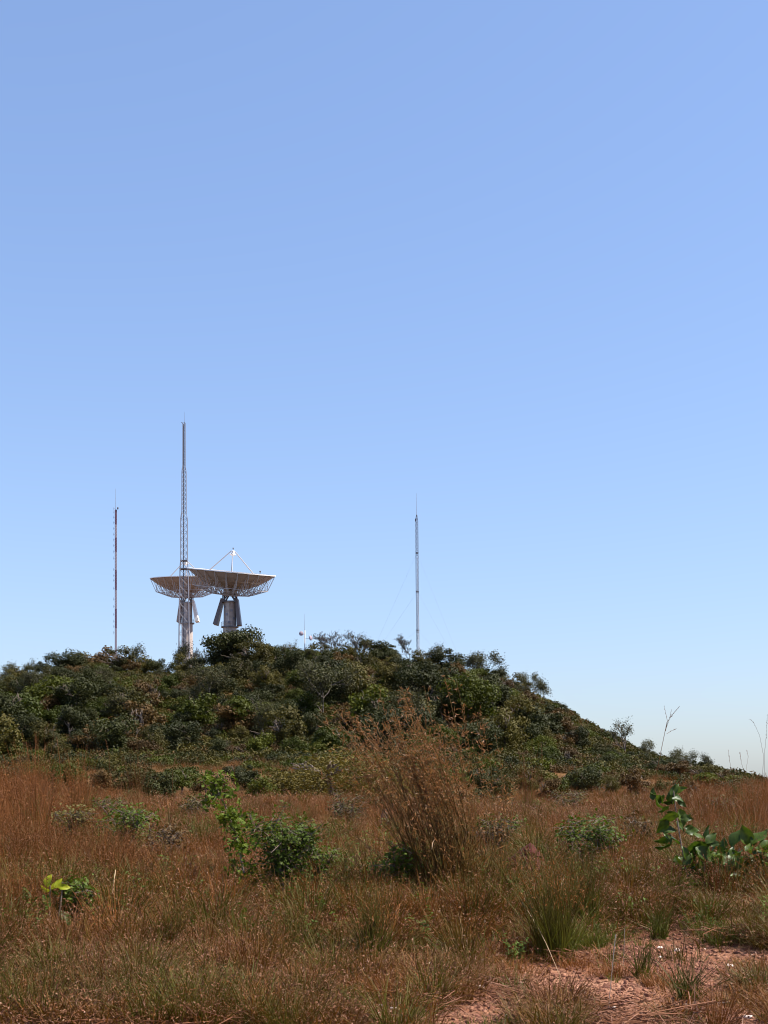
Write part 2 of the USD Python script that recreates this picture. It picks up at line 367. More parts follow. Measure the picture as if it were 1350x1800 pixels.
# ------------------------------------------------------------------ satellite dishes
def satellite_dish(px, row, Y, label, tilt_x, tilt_y, wings, D=21.2, seed=1):
    rim = far(px, row, Y)
    R, dep = D / 2, 0.2 * D
    zg = float(hill(rim[0], Y)) - 0.4
    base = np.array([rim[0], Y, zg])
    t = thing("satellite_dish", label, "satellite dish", base)
    H = rim[2] - zg                                     # rim height above the base
    rot = rotm([1, 0, 0], tilt_x) @ rotm([0, 1, 0], tilt_y)
    pivot = np.array([0, 0, H - dep - 1.6])
    tr = lambda m: (np.asarray(m[0]) @ rot.T + pivot, m[1])    # dish frame: z = 0 a little below the vertex
    para = lambda r: 1.6 + dep * (r / R) ** 2
    # reflector panels: three rings of gores, each a thin double skin
    for r0, r1, n in ((0.13 * R, 0.42 * R, 16), (0.425 * R, 0.72 * R, 24), (0.725 * R, R, 24)):
        for k in range(n):
            a0, a1 = 2 * np.pi * (k + 0.012) / n, 2 * np.pi * (k + 0.988) / n
            aa, rr = np.linspace(a0, a1, 3), np.linspace(r0, r1, 3)
            top = np.array([[r * np.cos(a), r * np.sin(a), para(r)] for r in rr for a in aa]); bot = top - [0, 0, 0.09]
            q = np.array([[i * 3 + j, i * 3 + j + 3, i * 3 + j + 4] for i in range(2) for j in range(2)] + [[i * 3 + j, i * 3 + j + 4, i * 3 + j + 1] for i in range(2) for j in range(2)])
            ring = [0, 1, 2, 5, 8, 7, 6, 3]
            side = [[ring[i], ring[(i + 1) % 8] , ring[i] + 9] for i in range(8)] + [[ring[(i + 1) % 8], ring[(i + 1) % 8] + 9, ring[i] + 9] for i in range(8)]
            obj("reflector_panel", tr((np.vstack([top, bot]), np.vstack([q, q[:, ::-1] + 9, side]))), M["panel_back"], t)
    an = np.arange(48) * 2 * np.pi / 48
    circ = lambda r, z: np.stack([r * np.cos(an), r * np.sin(an), np.full(48, z)], 1)
    def hoop(r, z, w): return bars(circ(r, z), np.roll(circ(r, z), -1, 0), w)
    obj("rim", tr(hoop(R + 0.06, para(R) + 0.03, 0.14)), M["white_paint"], t)
    # rib trusses and hoops that carry the panels
    low = lambda r: np.interp(r, [0.13 * R, 0.45 * R, 0.86 * R], [0.15, 0.35, 2.0])
    for k in range(24):
        a = 2 * np.pi * k / 24
        d = np.array([np.cos(a), np.sin(a), 0])
        rl = np.linspace(0.16, 0.86, 5) * R; ru = np.linspace(0.13, 1.0, 6) * R
        lowp = np.array([d * r + [0, 0, low(r)] for r in rl]); upp = np.array([d * r + [0, 0, para(r) - 0.14] for r in ru])
        m = [bars(lowp[:-1], lowp[1:], 0.075), bars(upp[:-1], upp[1:], 0.06), bars(lowp, upp[:-1], 0.05), bars(lowp, upp[1:], 0.055)]
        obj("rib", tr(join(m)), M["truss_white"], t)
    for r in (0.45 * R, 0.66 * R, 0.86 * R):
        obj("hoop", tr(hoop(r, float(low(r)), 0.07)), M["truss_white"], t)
    obj("hub", tr(lathe([(1.75, 0.0), (1.75, 0.9), (1.55, 1.0), (1.55, 1.75), (1.2, 1.8)], 20)), M["panel_back"], t, smooth=30)
    # feed, carried on four legs
    fz = para(R) + 5.0
    for k in range(4):
        a = np.pi / 2 * k + 0.13
        p0 = np.array([0.70 * R * np.cos(a), 0.70 * R * np.sin(a), para(0.70 * R)]); p1 = np.array([0.45 * np.cos(a), 0.45 * np.sin(a), fz])
        obj("feed_leg", tr(bars(p0, p1, 0.13, 0.10, 6)), M["truss_white"] if k % 2 == 0 else M["steel"], t)
    sub = obj("subreflector", tr(lathe([(0.1, fz - 1.15), (0.75, fz - 0.85), (0.8, fz - 0.72), (0.4, fz - 0.5), (0.4, fz + 0.15), (0.1, fz + 0.2)], 16)), M["white_paint"], t, smooth=30)
    obj("warning_lamp", tr(join([lathe([(0.06, fz + 0.2), (0.06, fz + 0.55)], 6), lathe([(0.02, fz + 0.5), (0.16, fz + 0.6), (0.16, fz + 0.8), (0.02, fz + 0.9)], 8)])), M["dark_steel"], sub)
    e = np.array([0.72 * R, -0.69 * R, para(R)])
    obj("warning_lamp", tr((lambda m: (m[0] + e, m[1]))(join([lathe([(0.07, 0), (0.07, 0.6)], 6), lathe([(0.05, 0.55), (0.2, 0.65), (0.2, 0.9), (0.05, 1.0)], 8)]))), M["dark_steel"], t)
    obj("feed_horn", tr(lathe([(0.85, para(0)), (0.5, para(0) + 1.8), (0.55, para(0) + 2.2)], 12)), M["white_paint"], t, smooth=30)
    # elevation yoke: an open frame under the hub
    yz = pivot[2] + 0.1
    y0 = yz - 1.55
    yk = [bars([[sx * 1.5, sy * 1.5, y0], [sx * 1.5, sy * 1.5, y0]], [[sx * 1.5, sy * 1.5, yz + 0.3], [sx * 0.4, sy * 1.0, yz + 0.2]], 0.22) for sx in (-1, 1) for sy in (-1, 1)]
    yk += [box((0, s * 1.5, y0 + 0.06), (3.4, 0.3, 0.3)) for s in (-1, 1)] + [box((s * 1.5, 0, y0 + 0.06), (0.3, 2.6, 0.3)) for s in (-1, 1)]
    obj("yoke", join(yk), M["dark_steel"], t)
    # pedestal: turret on a column with a platform between
    tur = obj("turret", lathe([(1.5, y0 - 5.9), (1.5, y0 - 0.25), (1.7, y0 - 0.2), (1.7, y0 - 0.06)], 12), M["concrete"], t)
    zp = y0 - 5.95
    plat = obj("platform", lathe([(2.15, zp - 0.25), (2.15, zp)], 16), M["dark_steel"], t)
    an2 = np.arange(16) * 2 * np.pi / 16
    post = np.stack([2.05 * np.cos(an2), 2.05 * np.sin(an2), np.full(16, zp)], 1)
    obj("railing", join([bars(post, post + [0, 0, 1.0], 0.035), bars(post + [0, 0, 1.0], np.roll(post, -1, 0) + [0, 0, 1.0], 0.035)]), M["steel"], plat)
    col = obj("column", lathe([(2.0, 0.0), (1.75, 1.0), (1.65, zp - 0.26)], 12), M["concrete"], t)
    lad = [bars([[x, -1.86, 0.3] for x in (-0.55, -0.1)], [[x, -1.78, zp - 0.3] for x in (-0.55, -0.1)], 0.04)]
    zz = np.arange(0.5, zp - 0.4, 0.35)
    lad.append(bars(np.stack([np.full(len(zz), -0.55), np.full(len(zz), -1.84), zz], 1), np.stack([np.full(len(zz), -0.1), np.full(len(zz), -1.84), zz], 1), 0.025))
    obj("ladder", join(lad), M["dark_steel"], col)
    for k in range(5):
        a = -np.pi / 2 + (k - 2) * 0.42
        obj("hatch", box((1.47 * np.cos(a), 1.47 * np.sin(a), y0 - 1.2 - 0.95 * (k * 2 % 5)), (0.22, 0.5, 0.55), rotm([0, 0, 1], math.degrees(a))), M["steel"], tur)
    for sx, ang, mat in wings:                      # flared ballast boxes on both sides of the turret
        hgt = 6.5
        top = np.array([sx * 1.75, 0, y0 + 0.75])
        r = rotm([0, 1, 0], -sx * ang)
        m = trimesh.creation.box((0.75, 3.0, hgt)); v = np.array(m.vertices)
        v[:, 0] *= np.where(v[:, 2] < 0, 1.45, 0.8); v[:, 2] -= hgt / 2
        obj("side_panel", (v @ r.T + top, m.faces), M[mat], t)
    return t


satellite_dish(404, 1006, 305, "nearer large white dish antenna at right, its wide reflector overlapping the other", 9.3, 5.2, ((-1, 15, "shaded_white_paint"), (1, 5, "shaded_white_paint")))
satellite_dish(329, 1017, 372, "farther large dish antenna half hidden behind the tall lattice tower", 6.0, -1.0, ((-1, 6, "concrete"), (1, 12, "white_paint")))  # left panel darker, right panel white: shade and sun set by colour


# ------------------------------------------------------------------ masts
def lattice(levels, faces=3, rot=0.0, pitch=1.0):
    """levels: list of (z, width). Returns legs (one mesh each) and the bracing."""
    legs, br = [], []
    ang = rot + np.arange(faces) * 2 * np.pi / faces
    kk = 0.5 / np.sin(np.pi / faces)
    ring = lambda w: np.stack([w * kk * np.cos(ang), w * kk * np.sin(ang)], 1)
    for k in range(faces):
        legs.append([np.append(ring(w)[k], z) for z, w in levels])
    for (z0, w0), (z1, w1) in zip(levels[:-1], levels[1:]):
        n = max(1, int(round((z1 - z0) / (0.5 * (w0 + w1)) / pitch)))
        zs = np.linspace(z0, z1, n + 1); ws = np.interp(zs, [z0, z1], [w0, w1])
        for i in range(n):
            a, b = ring(ws[i]), ring(ws[i + 1])
            for k in range(faces):
                k2 = (k + 1) % faces
                A, B, C, E = (np.append(a[k], zs[i]), np.append(a[k2], zs[i]), np.append(b[k], zs[i + 1]), np.append(b[k2], zs[i + 1]))
                br += [(A, E), (B, C), (A, B)]
    return legs, (np.array([x[0] for x in br]), np.array([x[1] for x in br]))


# tall self-supporting tower
Y = 325.0
u = Y / F
b0 = far(323.5, 1180, Y); b0[2] = float(hill(b0[0], Y)) - 0.3
zr = lambda row: EYE + (HOR - row) * u - b0[2]
t = thing("lattice_tower", "tallest grey lattice tower, stepped narrower towards its top, before the left dish", "lattice tower", b0)
lv = [(0, 19.5 * u), (zr(1060), 16.0 * u), (zr(1001), 14.0 * u), (zr(984), 11.6 * u), (zr(912), 11.6 * u), (zr(901), 8.0 * u), (zr(830), 7.6 * u), (zr(818), 4.6 * u), (zr(744), 4.4 * u)]
legs, br = lattice(lv, 4, math.pi / 4 + 0.12)
for lg in legs:
    obj("leg", tube(lg, np.interp(np.linspace(0, 1, len(lg)), [0, 1], [0.12, 0.07]), 5), M["steel"], t)
obj("bracing", bars(*br, 0.042, sides=3), M["steel"], t)
for r, w in ((1000, 14.6), (986, 12.2)):
    obj("collar", box((0, 0, zr(r)), (w * u, w * u, 0.18)), M["dark_steel"], t)
for sx in (-1, 1):
    x = sx * 2.0 * u
    obj("horn_antenna", tube([(x, 0, zr(748)), (x, 0, zr(745)), (x - 0.12, 0, zr(743.5)), (x - 0.35 , 0, zr(742))], 0.1, 5), M["dark_steel"], t)
obj("lightning_rod", bars((0.1, 0, zr(745)), (0.1, 0, zr(724)), 0.045, 0.02, 5), M["dark_steel"], t)
obj("cable_tray", box((-0.1, -0.05, zr(744) / 2), (0.25, 0.08, zr(744) - 0.6)), M["dark_steel"], t)

# slim banded mast at left
Y = 300.0
u = Y / F
b0 = far(203.5, 1170, Y); b0[2] = float(hill(b0[0], Y)) - 0.3
t = thing("radio_mast", "slim red and pale banded mast at left with a row of side dipoles", "mast", b0)
bands = [(1180, 1136, 0), (1136, 1104, 0), (1104, 1070, 1), (1070, 1037, 0), (1037, 1002, 1), (1002, 970, 0), (970, 945, 1), (945, 922, 0), (922, 896, 1)]
w = 2.7 * u
for r0, r1, red in bands:
    z0, z1 = max(zr(r0), 0), zr(r1)
    if z1 - z0 < 0.3:
        continue
    legs, br = lattice([(z0, w), (z1, w * 0.985)], 3, 0.4)
    s = join([bars(np.array([l[0] for l in legs]), np.array([l[1] for l in legs]), 0.075, sides=5), bars(*br, 0.045, sides=3)])
    obj("mast_section", s, M["red_paint"] if red else M["backlit_white_paint"], t, label="dark red painted lattice section" if red else "pale painted lattice section, backlit shade in its colour")
obj("lightning_rod", bars((0, 0, zr(897)), (0, 0, zr(859)), 0.06, 0.03, 5), M["steel"], t)
for r in (894, 900, 909, 919, 929, 939, 949, 959, 970, 981, 1001, 1012, 1020, 1034, 1053, 1066, 1080, 1092, 1101, 1112):
    z = zr(r)
    obj("dipole", join([bars((-0.15, 0, z), (-4.6 * u, 0, z), 0.025, sides=3), bars((-4.6 * u, 0, z - 0.35), (-4.6 * u, 0, z + 0.35), 0.035, sides=3)]), M["steel"], t)
obj("lamp", join([bars((0.1, 0, zr(896)), (3.6 * u, 0, zr(895)), 0.03, sides=3), lathe([(0.05, zr(895.5)), (0.19, zr(894.5)), (0.19, zr(892)), (0.05, zr(891.3))], 8)][:1] + [(lambda m: (m[0] + [3.6 * u, 0, 0], m[1]))(lathe([(0.05, zr(895.5)), (0.19, zr(894.5)), (0.19, zr(892)), (0.05, zr(891.3))], 8))]), M["dark_steel"], t)

# guyed lattice mast in the middle
Y = 296.0
u = Y / F
b0 = far(735, 1190, Y); b0[2] = float(hill(b0[0], Y)) - 0.3
t = thing("guyed_mast", "thin guyed lattice mast standing alone right of the dishes", "mast", b0)
lean = -2.6 * u / zr(905)
lv = [(0, 4.6 * u), (zr(1108), 4.6 * u), (zr(915), 4.4 * u), (zr(905), 1.2 * u)]
legs, br = lattice(lv, 3, 0.52, 2.0)
sh = lambda p: np.asarray(p, float) + np.asarray(p, float)[..., 2:3] * np.array([lean, 0, 0])
for lg in legs:
    obj("leg", tube(sh(lg), 0.040, 4), M["mast_steel"], t)
obj("bracing", bars(sh(br[0]), sh(br[1]), 0.022, sides=3), M["mast_steel"], t)
for r in (972, 1040, 1108):
    c = sh(np.array([0, 0, zr(r)]))
    obj("guy_collar", box(c, (5.2 * u, 5.0 * u, 0.22)), M["dark_steel"], t)
    for k in range(3):
        a = 0.52 + k * 2 * np.pi / 3
        g = np.array([15 * np.cos(a), 15 * np.sin(a), 0.0]); g[2] = float(hill(b0[0] + g[0], Y + g[1])) - b0[2]
        obj("guy_wire", bars(c, g, 0.011, sides=3), M["steel"], t)
obj("lightning_rod", bars(sh((0, 0, zr(907))), sh((0, 0, zr(867))), 0.06, 0.025, 5), M["steel"], t)
c = sh((0, 0, zr(914)))
obj("small_antenna", join([box(c + [-2.2 * u, 0, 0], (0.22, 0.22, 0.6)), bars(c, c + [-2.2 * u, 0, 0], 0.03, sides=3)]), M["dark_steel"], t)
for r in (1112, 1117, 1122):
    obj("platform", box(sh((0, 0, zr(r))), (3.6 * u, 3.6 * u, 0.08)), M["dark_steel"], t)

# small pole with two drum antennas
Y = 290.0
u = Y / F
b0 = far(535.5, 1190, Y); b0[2] = float(hill(b0[0], Y)) - 0.3
t = thing("antenna_pole", "short white pole with two drum antennas above the bare trees", "antenna pole", b0)
obj("pole", lathe([(0.17, 0), (0.14, zr(1108))], 8), M["white_paint"], t)
obj("whip", bars((0, 0, zr(1109)), (0, 0, zr(1079)), 0.05, 0.02, 5), M["steel"], t)
dm = lathe([(0.02, -0.1), (0.36, -0.08), (0.48, 0.0), (0.50, 0.22), (0.38, 0.3), (0.02, 0.36)], 18)
for (cx, row, yaw, pit, s) in ((529.5, 1114, 10, 90, 1.05), (545.5, 1122, 64, 82, 1.12)):
    c = np.array([(cx - 535.5) * u, -0.25, zr(row)])
    r = rotm([0, 0, 1], yaw) @ rotm([1, 0, 0], pit)
    d = obj("drum_antenna", ((dm[0] * s) @ r.T + c, dm[1]), M["drum"], t, smooth=35)
    obj("bracket", bars((0, 0, zr(row) - 0.1), c + [0, 0.1, -0.1], 0.05, sides=4), M["steel"], d)


# ------------------------------------------------------------------ trees
def skeleton(rng, H, depth, spread, trunk=0.35, r0=0.12, nb=(2, 4), lean=0.0, up=0.35, shrink=0.72):
    segs, tips = [], []

    def grow(p, d, L, r, k):
        mid = p + d * L * 0.5 + rng.normal(size=3) * L * 0.06
        e = p + d * L + rng.normal(size=3) * L * 0.07
        segs.append((p, mid, r, r * 0.86)); segs.append((mid, e, r * 0.86, r * 0.72))
        if k >= 2:
            tips.append((e, k))
        if k == depth:
            return
        for _ in range(rng.integers(nb[0], nb[1] + 1)):
            nd = unit(d + rand_dirs(rng, 1)[0] * spread + np.array([0, 0, up]) * rng.uniform(0.3, 1))
            s = rng.uniform(0.55, 1.0)
            q = e if rng.random() < 0.7 else mid
            grow(q, nd, L * shrink * s, r * 0.62, k + 1)

    grow(np.zeros(3), unit(np.array([lean, 0, 1.0]) + rng.normal(size=3) * 0.08), H * trunk, r0, 0)
    p0, p1 = np.array([s[0] for s in segs]), np.array([s[1] for s in segs])
    ra, rb = np.array([s[2] for s in segs]), np.array([s[3] for s in segs])
    tp = np.array([x[0] for x in tips])
    k = H / p1[:, 2].max()
    return (p0 * k, p1 * k, ra, rb), tp * k


def lobed_crown(rng, H, W, n, size, lobes=10, loose=0.25):
    """Leaf clusters on the shells of several lobes of uneven size, down to the ground: gaps and dark hollows lie between the lobes."""
    rs = rng.uniform(0.10, 0.27, lobes) * W
    cs = rand_dirs(rng, lobes) * rng.uniform(0.3, 1.0, (lobes, 1)) * [W * 0.42, W * 0.42, H * 0.44] + [0, 0, H * 0.50]
    cs[:, 2] = np.clip(cs[:, 2], rs * 0.6, H - rs * 0.6)
    k = rng.choice(lobes, n, p=rs ** 2 / (rs ** 2).sum())
    d = rand_dirs(rng, n)
    rad = rs[k] * (1 - np.abs(rng.normal(size=n)) * loose + rng.normal(size=n) * 0.07)
    c = cs[k] + d * rad[:, None] * [1, 1, 0.85]
    keep = (meshkit.noise(c / (0.12 * W) + rng.uniform(0, 50), 3) > 0.30) & (c[:, 2] > 0.05)
    c, d = c[keep], d[keep]
    nr = unit(d + rand_dirs(rng, len(c)) * 0.8)
    sz = size * rng.uniform(0.6, 1.35, len(c))
    return leaf_cards(c, nr, rand_dirs(rng, len(c)) + [0, 0, 0.2], sz, sz * 0.62)


def tip_leaves(rng, tips, per, size, spread):
    c = np.repeat(tips, per, 0)
    c = c + rng.normal(size=c.shape) * spread
    sz = size * rng.uniform(0.6, 1.3, len(c))
    return leaf_cards(c, rand_dirs(rng, len(c)) + [0, 0, 0.5], rand_dirs(rng, len(c)), sz, sz * 0.55)


protos = {}


def make_tree(kind, var):
    """Returns part meshes of one variant of a kind of tree, at real size: [(part, mesh, material)]."""
    rng = np.random.default_rng(abs(hash_of(kind)) + var * 17)
    if kind in ("dark", "green", "olive", "brown", "yellow"):
        H, W = {"dark": (5.2, 5.4), "green": (4.4, 4.8), "olive": (5.0, 5.2), "brown": (3.8, 4.4), "yellow": (2.4, 3.2)}[kind]
        sk, tips = skeleton(rng, H * 0.8, 3, 0.9, trunk=0.3, r0=0.13)
        n = {"dark": 5200, "green": 4400, "olive": 4200, "brown": 3400, "yellow": 6500}[kind]
        m = lobed_crown(rng, H, W, n, {"yellow": 0.08}.get(kind, 0.26), lobes=int(rng.integers(13, 20)), loose={"olive": 0.45, "brown": 0.5}.get(kind, 0.34)) 
        leaf = {"dark": "leaf_dark", "green": "leaf_green", "olive": "leaf_olive", "brown": "leaf_brown", "yellow": "leaf_yellow"}[kind]
        return [("trunk", bars(*sk, sides=4), M["bark"]), ("crown", m, M[leaf])]
    if kind == "feathery":
        sk, tips = skeleton(rng, 5.6, 5, 0.95, trunk=0.22, r0=0.085, nb=(2, 4), up=0.42, shrink=0.80)
        return [("trunk", bars(*sk, sides=3), M["bark_grey"]), ("crown", tip_leaves(rng, tips[rng.random(len(tips)) < min(1.0, 420 / len(tips))], 6, 0.22, 0.34), M["leaf_grey"])]
    if kind == "open":
        sk, tips = skeleton(rng, 7.0, 4, 0.8, trunk=0.34, r0=0.16, nb=(2, 4), up=0.4)
        tp = tips[tips[:, 2] > 3.2]
        return [("trunk", bars(*sk, sides=4), M["bark"]), ("crown", tip_leaves(rng, tp, 9, 0.24, 0.36), M["leaf_olive"])]
    if kind == "bare":
        sk, tips = skeleton(rng, 6.2, 6, 0.78, trunk=0.20, r0=0.075, nb=(2, 4) if var else (3, 3), up=0.45, shrink=0.82)
        p0, p1, a, b = sk
        return [("trunk", bars(p0, p1, np.maximum(a, 0.020), np.maximum(b, 0.016), sides=3), M["twig"]),
                ("crown", tip_leaves(rng, tips[::3], 1, 0.14, 0.1), M["leaf_grey"])]


def hash_of(s):
    return sum(ord(c) * (i + 7) for i, c in enumerate(s))


NVAR = {"dark": 4, "green": 3, "olive": 3, "brown": 3, "yellow": 2, "feathery": 3, "open": 2, "bare": 3}
NAMES = {"dark": "dark_bush", "green": "green_bush", "olive": "olive_bush", "brown": "brown_bush", "yellow": "yellow_bush", "feathery": "feathery_tree", "open": "open_tree", "bare": "bare_tree"}
CATS = {"feathery": "tree", "open": "tree", "bare": "tree"}


def tree(kind, var, loc, rz, scale, label, group=None):
    var %= NVAR[kind]
    if (kind, var) in protos:
        return copy_of(protos[(kind, var)], NAMES[kind], label, CATS.get(kind, "bush"), loc, rz, scale, group)
    t = thing(NAMES[kind], label, CATS.get(kind, "bush"), loc, rz, scale, group)
    for part, m, mat in make_tree(kind, var):
        obj(part, m, mat, t)
    protos[(kind, var)] = t
    return t


HT = {"dark": 5.0, "green": 4.3, "olive": 4.9, "brown": 3.7, "yellow": 2.3, "feathery": 5.6, "open": 7.0, "bare": 6.2}
rng = np.random.default_rng(42)
# the skyline: (kind, px, row of its top, distance, width factor, label)
SKY = [
    ("feathery", 8, 1163, 288, 1.0, "thin grey green tree at the left edge of the hill skyline"),
    ("olive", 32, 1168, 280, 0.9, "loose olive bush near the left edge of the skyline"),
    ("feathery", 50, 1158, 290, 0.9, "sparse grey tree on the skyline left of the round dark bushes"),
    ("dark", 78, 1160, 285, 0.8, "low dark bush on the left skyline beside a sparse grey tree"),
    ("dark", 103, 1146, 290, 0.95, "left of two round dark bushes on the left skyline"),
    ("dark", 134, 1140, 292, 1.0, "right of two round dark bushes on the left skyline"),
    ("olive", 163, 1144, 292, 1.0, "olive bush between the round dark bushes and the banded mast"),
    ("brown", 190, 1138, 290, 1.1, "brownish bush at the foot of the banded mast, on its left"),
    ("olive", 214, 1136, 284, 1.0, "olive bush hiding the foot of the banded mast"),
    ("feathery", 236, 1134, 290, 0.7, "spiky thin tree just right of the banded mast"),
    ("olive", 256, 1148, 288, 1.0, "flat olive bush between banded mast and lattice tower"),
    ("dark", 284, 1156, 286, 0.9, "low dark bush left of the lattice tower's foot"),
    ("feathery", 306, 1130, 296, 0.9, "light sparse tree at the lattice tower's foot"),
    ("bare", 334, 1136, 288, 0.9, "thin bare tree in front of the left dish column"),
    ("bare", 356, 1138, 290, 0.8, "bare twiggy tree between the two dish columns"),
    ("dark", 398, 1104, 280, 1.1, "left half of the tall dark tree clump before the right dish column"),
    ("dark", 426, 1097, 278, 1.15, "tallest dark tree in front of the right dish column"),
    ("olive", 444, 1124, 270, 1.1, "olive green bush right below the tall dark tree"),
    ("dark", 470, 1121, 284, 1.0, "dark rounded bush right of the tall dark tree"),
    ("open", 502, 1126, 288, 0.9, "pale green open tree left of the drum antennas"),
    ("dark", 520, 1134, 292, 0.8, "dark bush at the foot of the drum antenna pole"),
    ("feathery", 545, 1140, 280, 0.9, "sparse tree in front of the drum antenna pole"),
    ("bare", 570, 1106, 290, 1.1, "leftmost of the three tall bare trees on the summit"),
    ("bare", 592, 1105, 292, 1.1, "middle one of the three tall bare trees on the summit"),
    ("bare", 614, 1109, 294, 1.0, "rightmost of the three tall bare trees on the summit"),
    ("open", 638, 1112, 286, 1.1, "olive crowned tree with a visible trunk and sky gap below"),
    ("dark", 672, 1127, 284, 1.0, "dark tree right of the olive tree with the visible trunk"),
    ("dark", 690, 1140, 280, 0.8, "dark bush at the notch left of the guyed mast"),
    ("bare", 722, 1112, 290, 0.9, "crooked bare tree leaning left beside the guyed mast"),
    ("olive", 742, 1140, 284, 1.0, "olive bush in front of the guyed mast's foot"),
    ("feathery", 762, 1131, 290, 0.9, "sparse tree just right of the guyed mast"),
    ("dark", 782, 1138, 288, 1.0, "dark bush on the skyline right of the guyed mast"),
    ("dark", 800, 1156, 282, 0.8, "dark bush left of the feathery grey trees"),
    ("feathery", 828, 1150, 288, 1.0, "left one of the two feathery grey trees on the right shoulder"),
    ("feathery", 852, 1143, 290, 1.1, "right one of the two feathery grey trees on the right shoulder"),
    ("feathery", 884, 1166, 288, 1.0, "grey tree in the dip of the right shoulder"),
    ("olive", 902, 1182, 280, 0.9, "olive bush below the grey trees of the right shoulder"),
    ("feathery", 928, 1180, 286, 0.9, "feathery tree at the brow of the right slope"),
    ("feathery", 954, 1190, 288, 1.0, "rightmost feathery tree where the right slope breaks"),
    ("dark", 946, 1224, 270, 0.9, "dark bush under the feathery trees of the right slope"),
    ("dark", 978, 1240, 272, 0.9, "dark bush halfway down the right slope"),
    ("dark", 1004, 1252, 272, 0.9, "dark bush on the steep edge of the right slope"),
    ("olive", 1022, 1274, 262, 0.8, "olive bush at the lower edge of the right slope"),
    ("green", 1050, 1294, 250, 0.8, "green bush at the foot of the right slope"),
    ("green", 1076, 1304, 235, 0.7, "low green bush left of the lone sparse tree"),
    ("open", 1097, 1262, 205, 0.85, "lone sparse tree with dark branches against the sky right of the hill"),
    ("feathery", 1138, 1298, 215, 0.7, "thin small tree right of the lone sparse tree"),
    ("brown", 1120, 1320, 190, 0.6, "brownish bush below the lone sparse tree"),
    ("feathery", 1180, 1314, 165, 0.75, "first of the low grey trees at right behind the tall stalk"),
    ("feathery", 1206, 1318, 160, 0.7, "second low grey tree right of the tall stalk"),
    ("dark", 1228, 1330, 150, 0.6, "dark low bush among the small grey trees at right"),
    ("feathery", 1252, 1324, 150, 0.6, "rightmost low grey tree above the field"),
    ("brown", 1275, 1352, 110, 0.55, "brown bush at the right end of the skyline scrub"),
    ("olive", 1062, 1304, 200, 0.9, "olive bush left of the lone sparse tree, on the low right ridge"),
    ("green", 1086, 1314, 180, 0.9, "green bush under the lone sparse tree"),
    ("dark", 1112, 1318, 190, 0.9, "dark bush right under the lone sparse tree"),
    ("olive", 1142, 1326, 165, 0.9, "olive bush under the thin small tree of the low right ridge"),
    ("dark", 1166, 1330, 150, 0.9, "dark bush at the tall stalk's foot on the low right ridge"),
    ("brown", 1196, 1336, 130, 0.9, "brown bush under the second low grey tree"),
    ("olive", 1236, 1342, 125, 0.9, "olive bush under the dark low bush of the right skyline"),
    ("green", 1262, 1350, 110, 0.9, "green bush beside the rightmost low grey tree"),
    ("olive", 1300, 1362, 95, 0.8, "olive bush near the right border, behind the grass stalks"),
    ("brown", 1335, 1372, 85, 0.8, "brown bush at the right border, behind the grass stalks"),
    ("olive", 330, 1146, 282, 0.8, "olive bush in front of the lattice tower's foot and the left dish column"),
    ("dark", 352, 1152, 280, 0.9, "dark bush between the two dish columns"),
    ("olive", 556, 1128, 284, 1.1, "olive tree under the drum antennas, left of the bare summit trees"),
    ("dark", 584, 1132, 282, 1.1, "dark tree at the feet of the left and middle bare summit trees"),
    ("olive", 612, 1128, 284, 1.1, "olive tree at the foot of the rightmost bare summit tree"),
    ("dark", 656, 1122, 288, 1.0, "dark tree just right of the olive tree with the visible trunk"),
    ("green", 836, 1168, 282, 1.1, "green tree below the two feathery trees of the right shoulder"),
    ("dark", 866, 1170, 284, 1.0, "dark tree below and right of the two feathery shoulder trees"),
    ("olive", 920, 1196, 282, 1.1, "olive tree under the brow of the right slope"),
    ("brown", 1175, 1340, 140, 0.6, "brown bush below the low grey trees at right"),
]
taken = []
for i, (kind, px, row, Y, wf, label) in enumerate(SKY):
    x = (px - CX) / F * Y
    top = EYE + (HOR - row) / F * Y
    zg = float(surface(x, Y))
    h = float(np.clip(top - zg, 1.6, 12.0))
    s = h / HT[kind]
    z = top - h
    sw = wf * (1.35 if HT[kind] < 5.3 else 1.1) * float(np.clip(s, 0.8, 1.5))
    tree(kind, i, (x, Y, z - 0.1), rng.uniform(0, 6.28), (sw, sw, s), label)
    taken.append((px, row + 12))

# the scrub on the slope: bushes spread over the hillside
GRP = {"dark": ("dense dark green bush in the scrub covering the hillside", "dark green bushes on the hillside"),
       "green": ("mid green leafy bush in the scrub covering the hillside", "green bushes on the hillside"),
       "olive": ("loose olive bush in the scrub covering the hillside", "olive bushes on the hillside"),
       "brown": ("brownish half dry bush in the scrub covering the hillside", "brown bushes on the hillside"),
       "feathery": ("thin grey twiggy tree standing among the hillside scrub", "thin grey trees on the hillside")}
pts = []
tries = 0
while len(pts) < 270 and tries < 30000:
    tries += 1
    Y = rng.uniform(166, 292)
    x = rng.uniform(-0.35, 0.29) * Y
    z = float(surface(x, Y))
    px, row = CX + x / Y * F, HOR - (z - EYE) / Y * F
    if not (-70 < px < 1300):
        continue
    if any((px - a) ** 2 + ((row - b) * 1.9) ** 2 < 19.0 ** 2 for a, b, *_ in pts):
        continue
    pts.append((px, row, x, Y, z))
LAND = [(90, "at the left edge"), (250, "under the banded mast"), (365, "under the lattice tower"), (470, "under the right dish"), (590, "under the drum antenna pole"), (690, "under the bare summit trees"),
        (800, "under the guyed mast"), (920, "under the grey shoulder trees"), (3000, "on the right")]
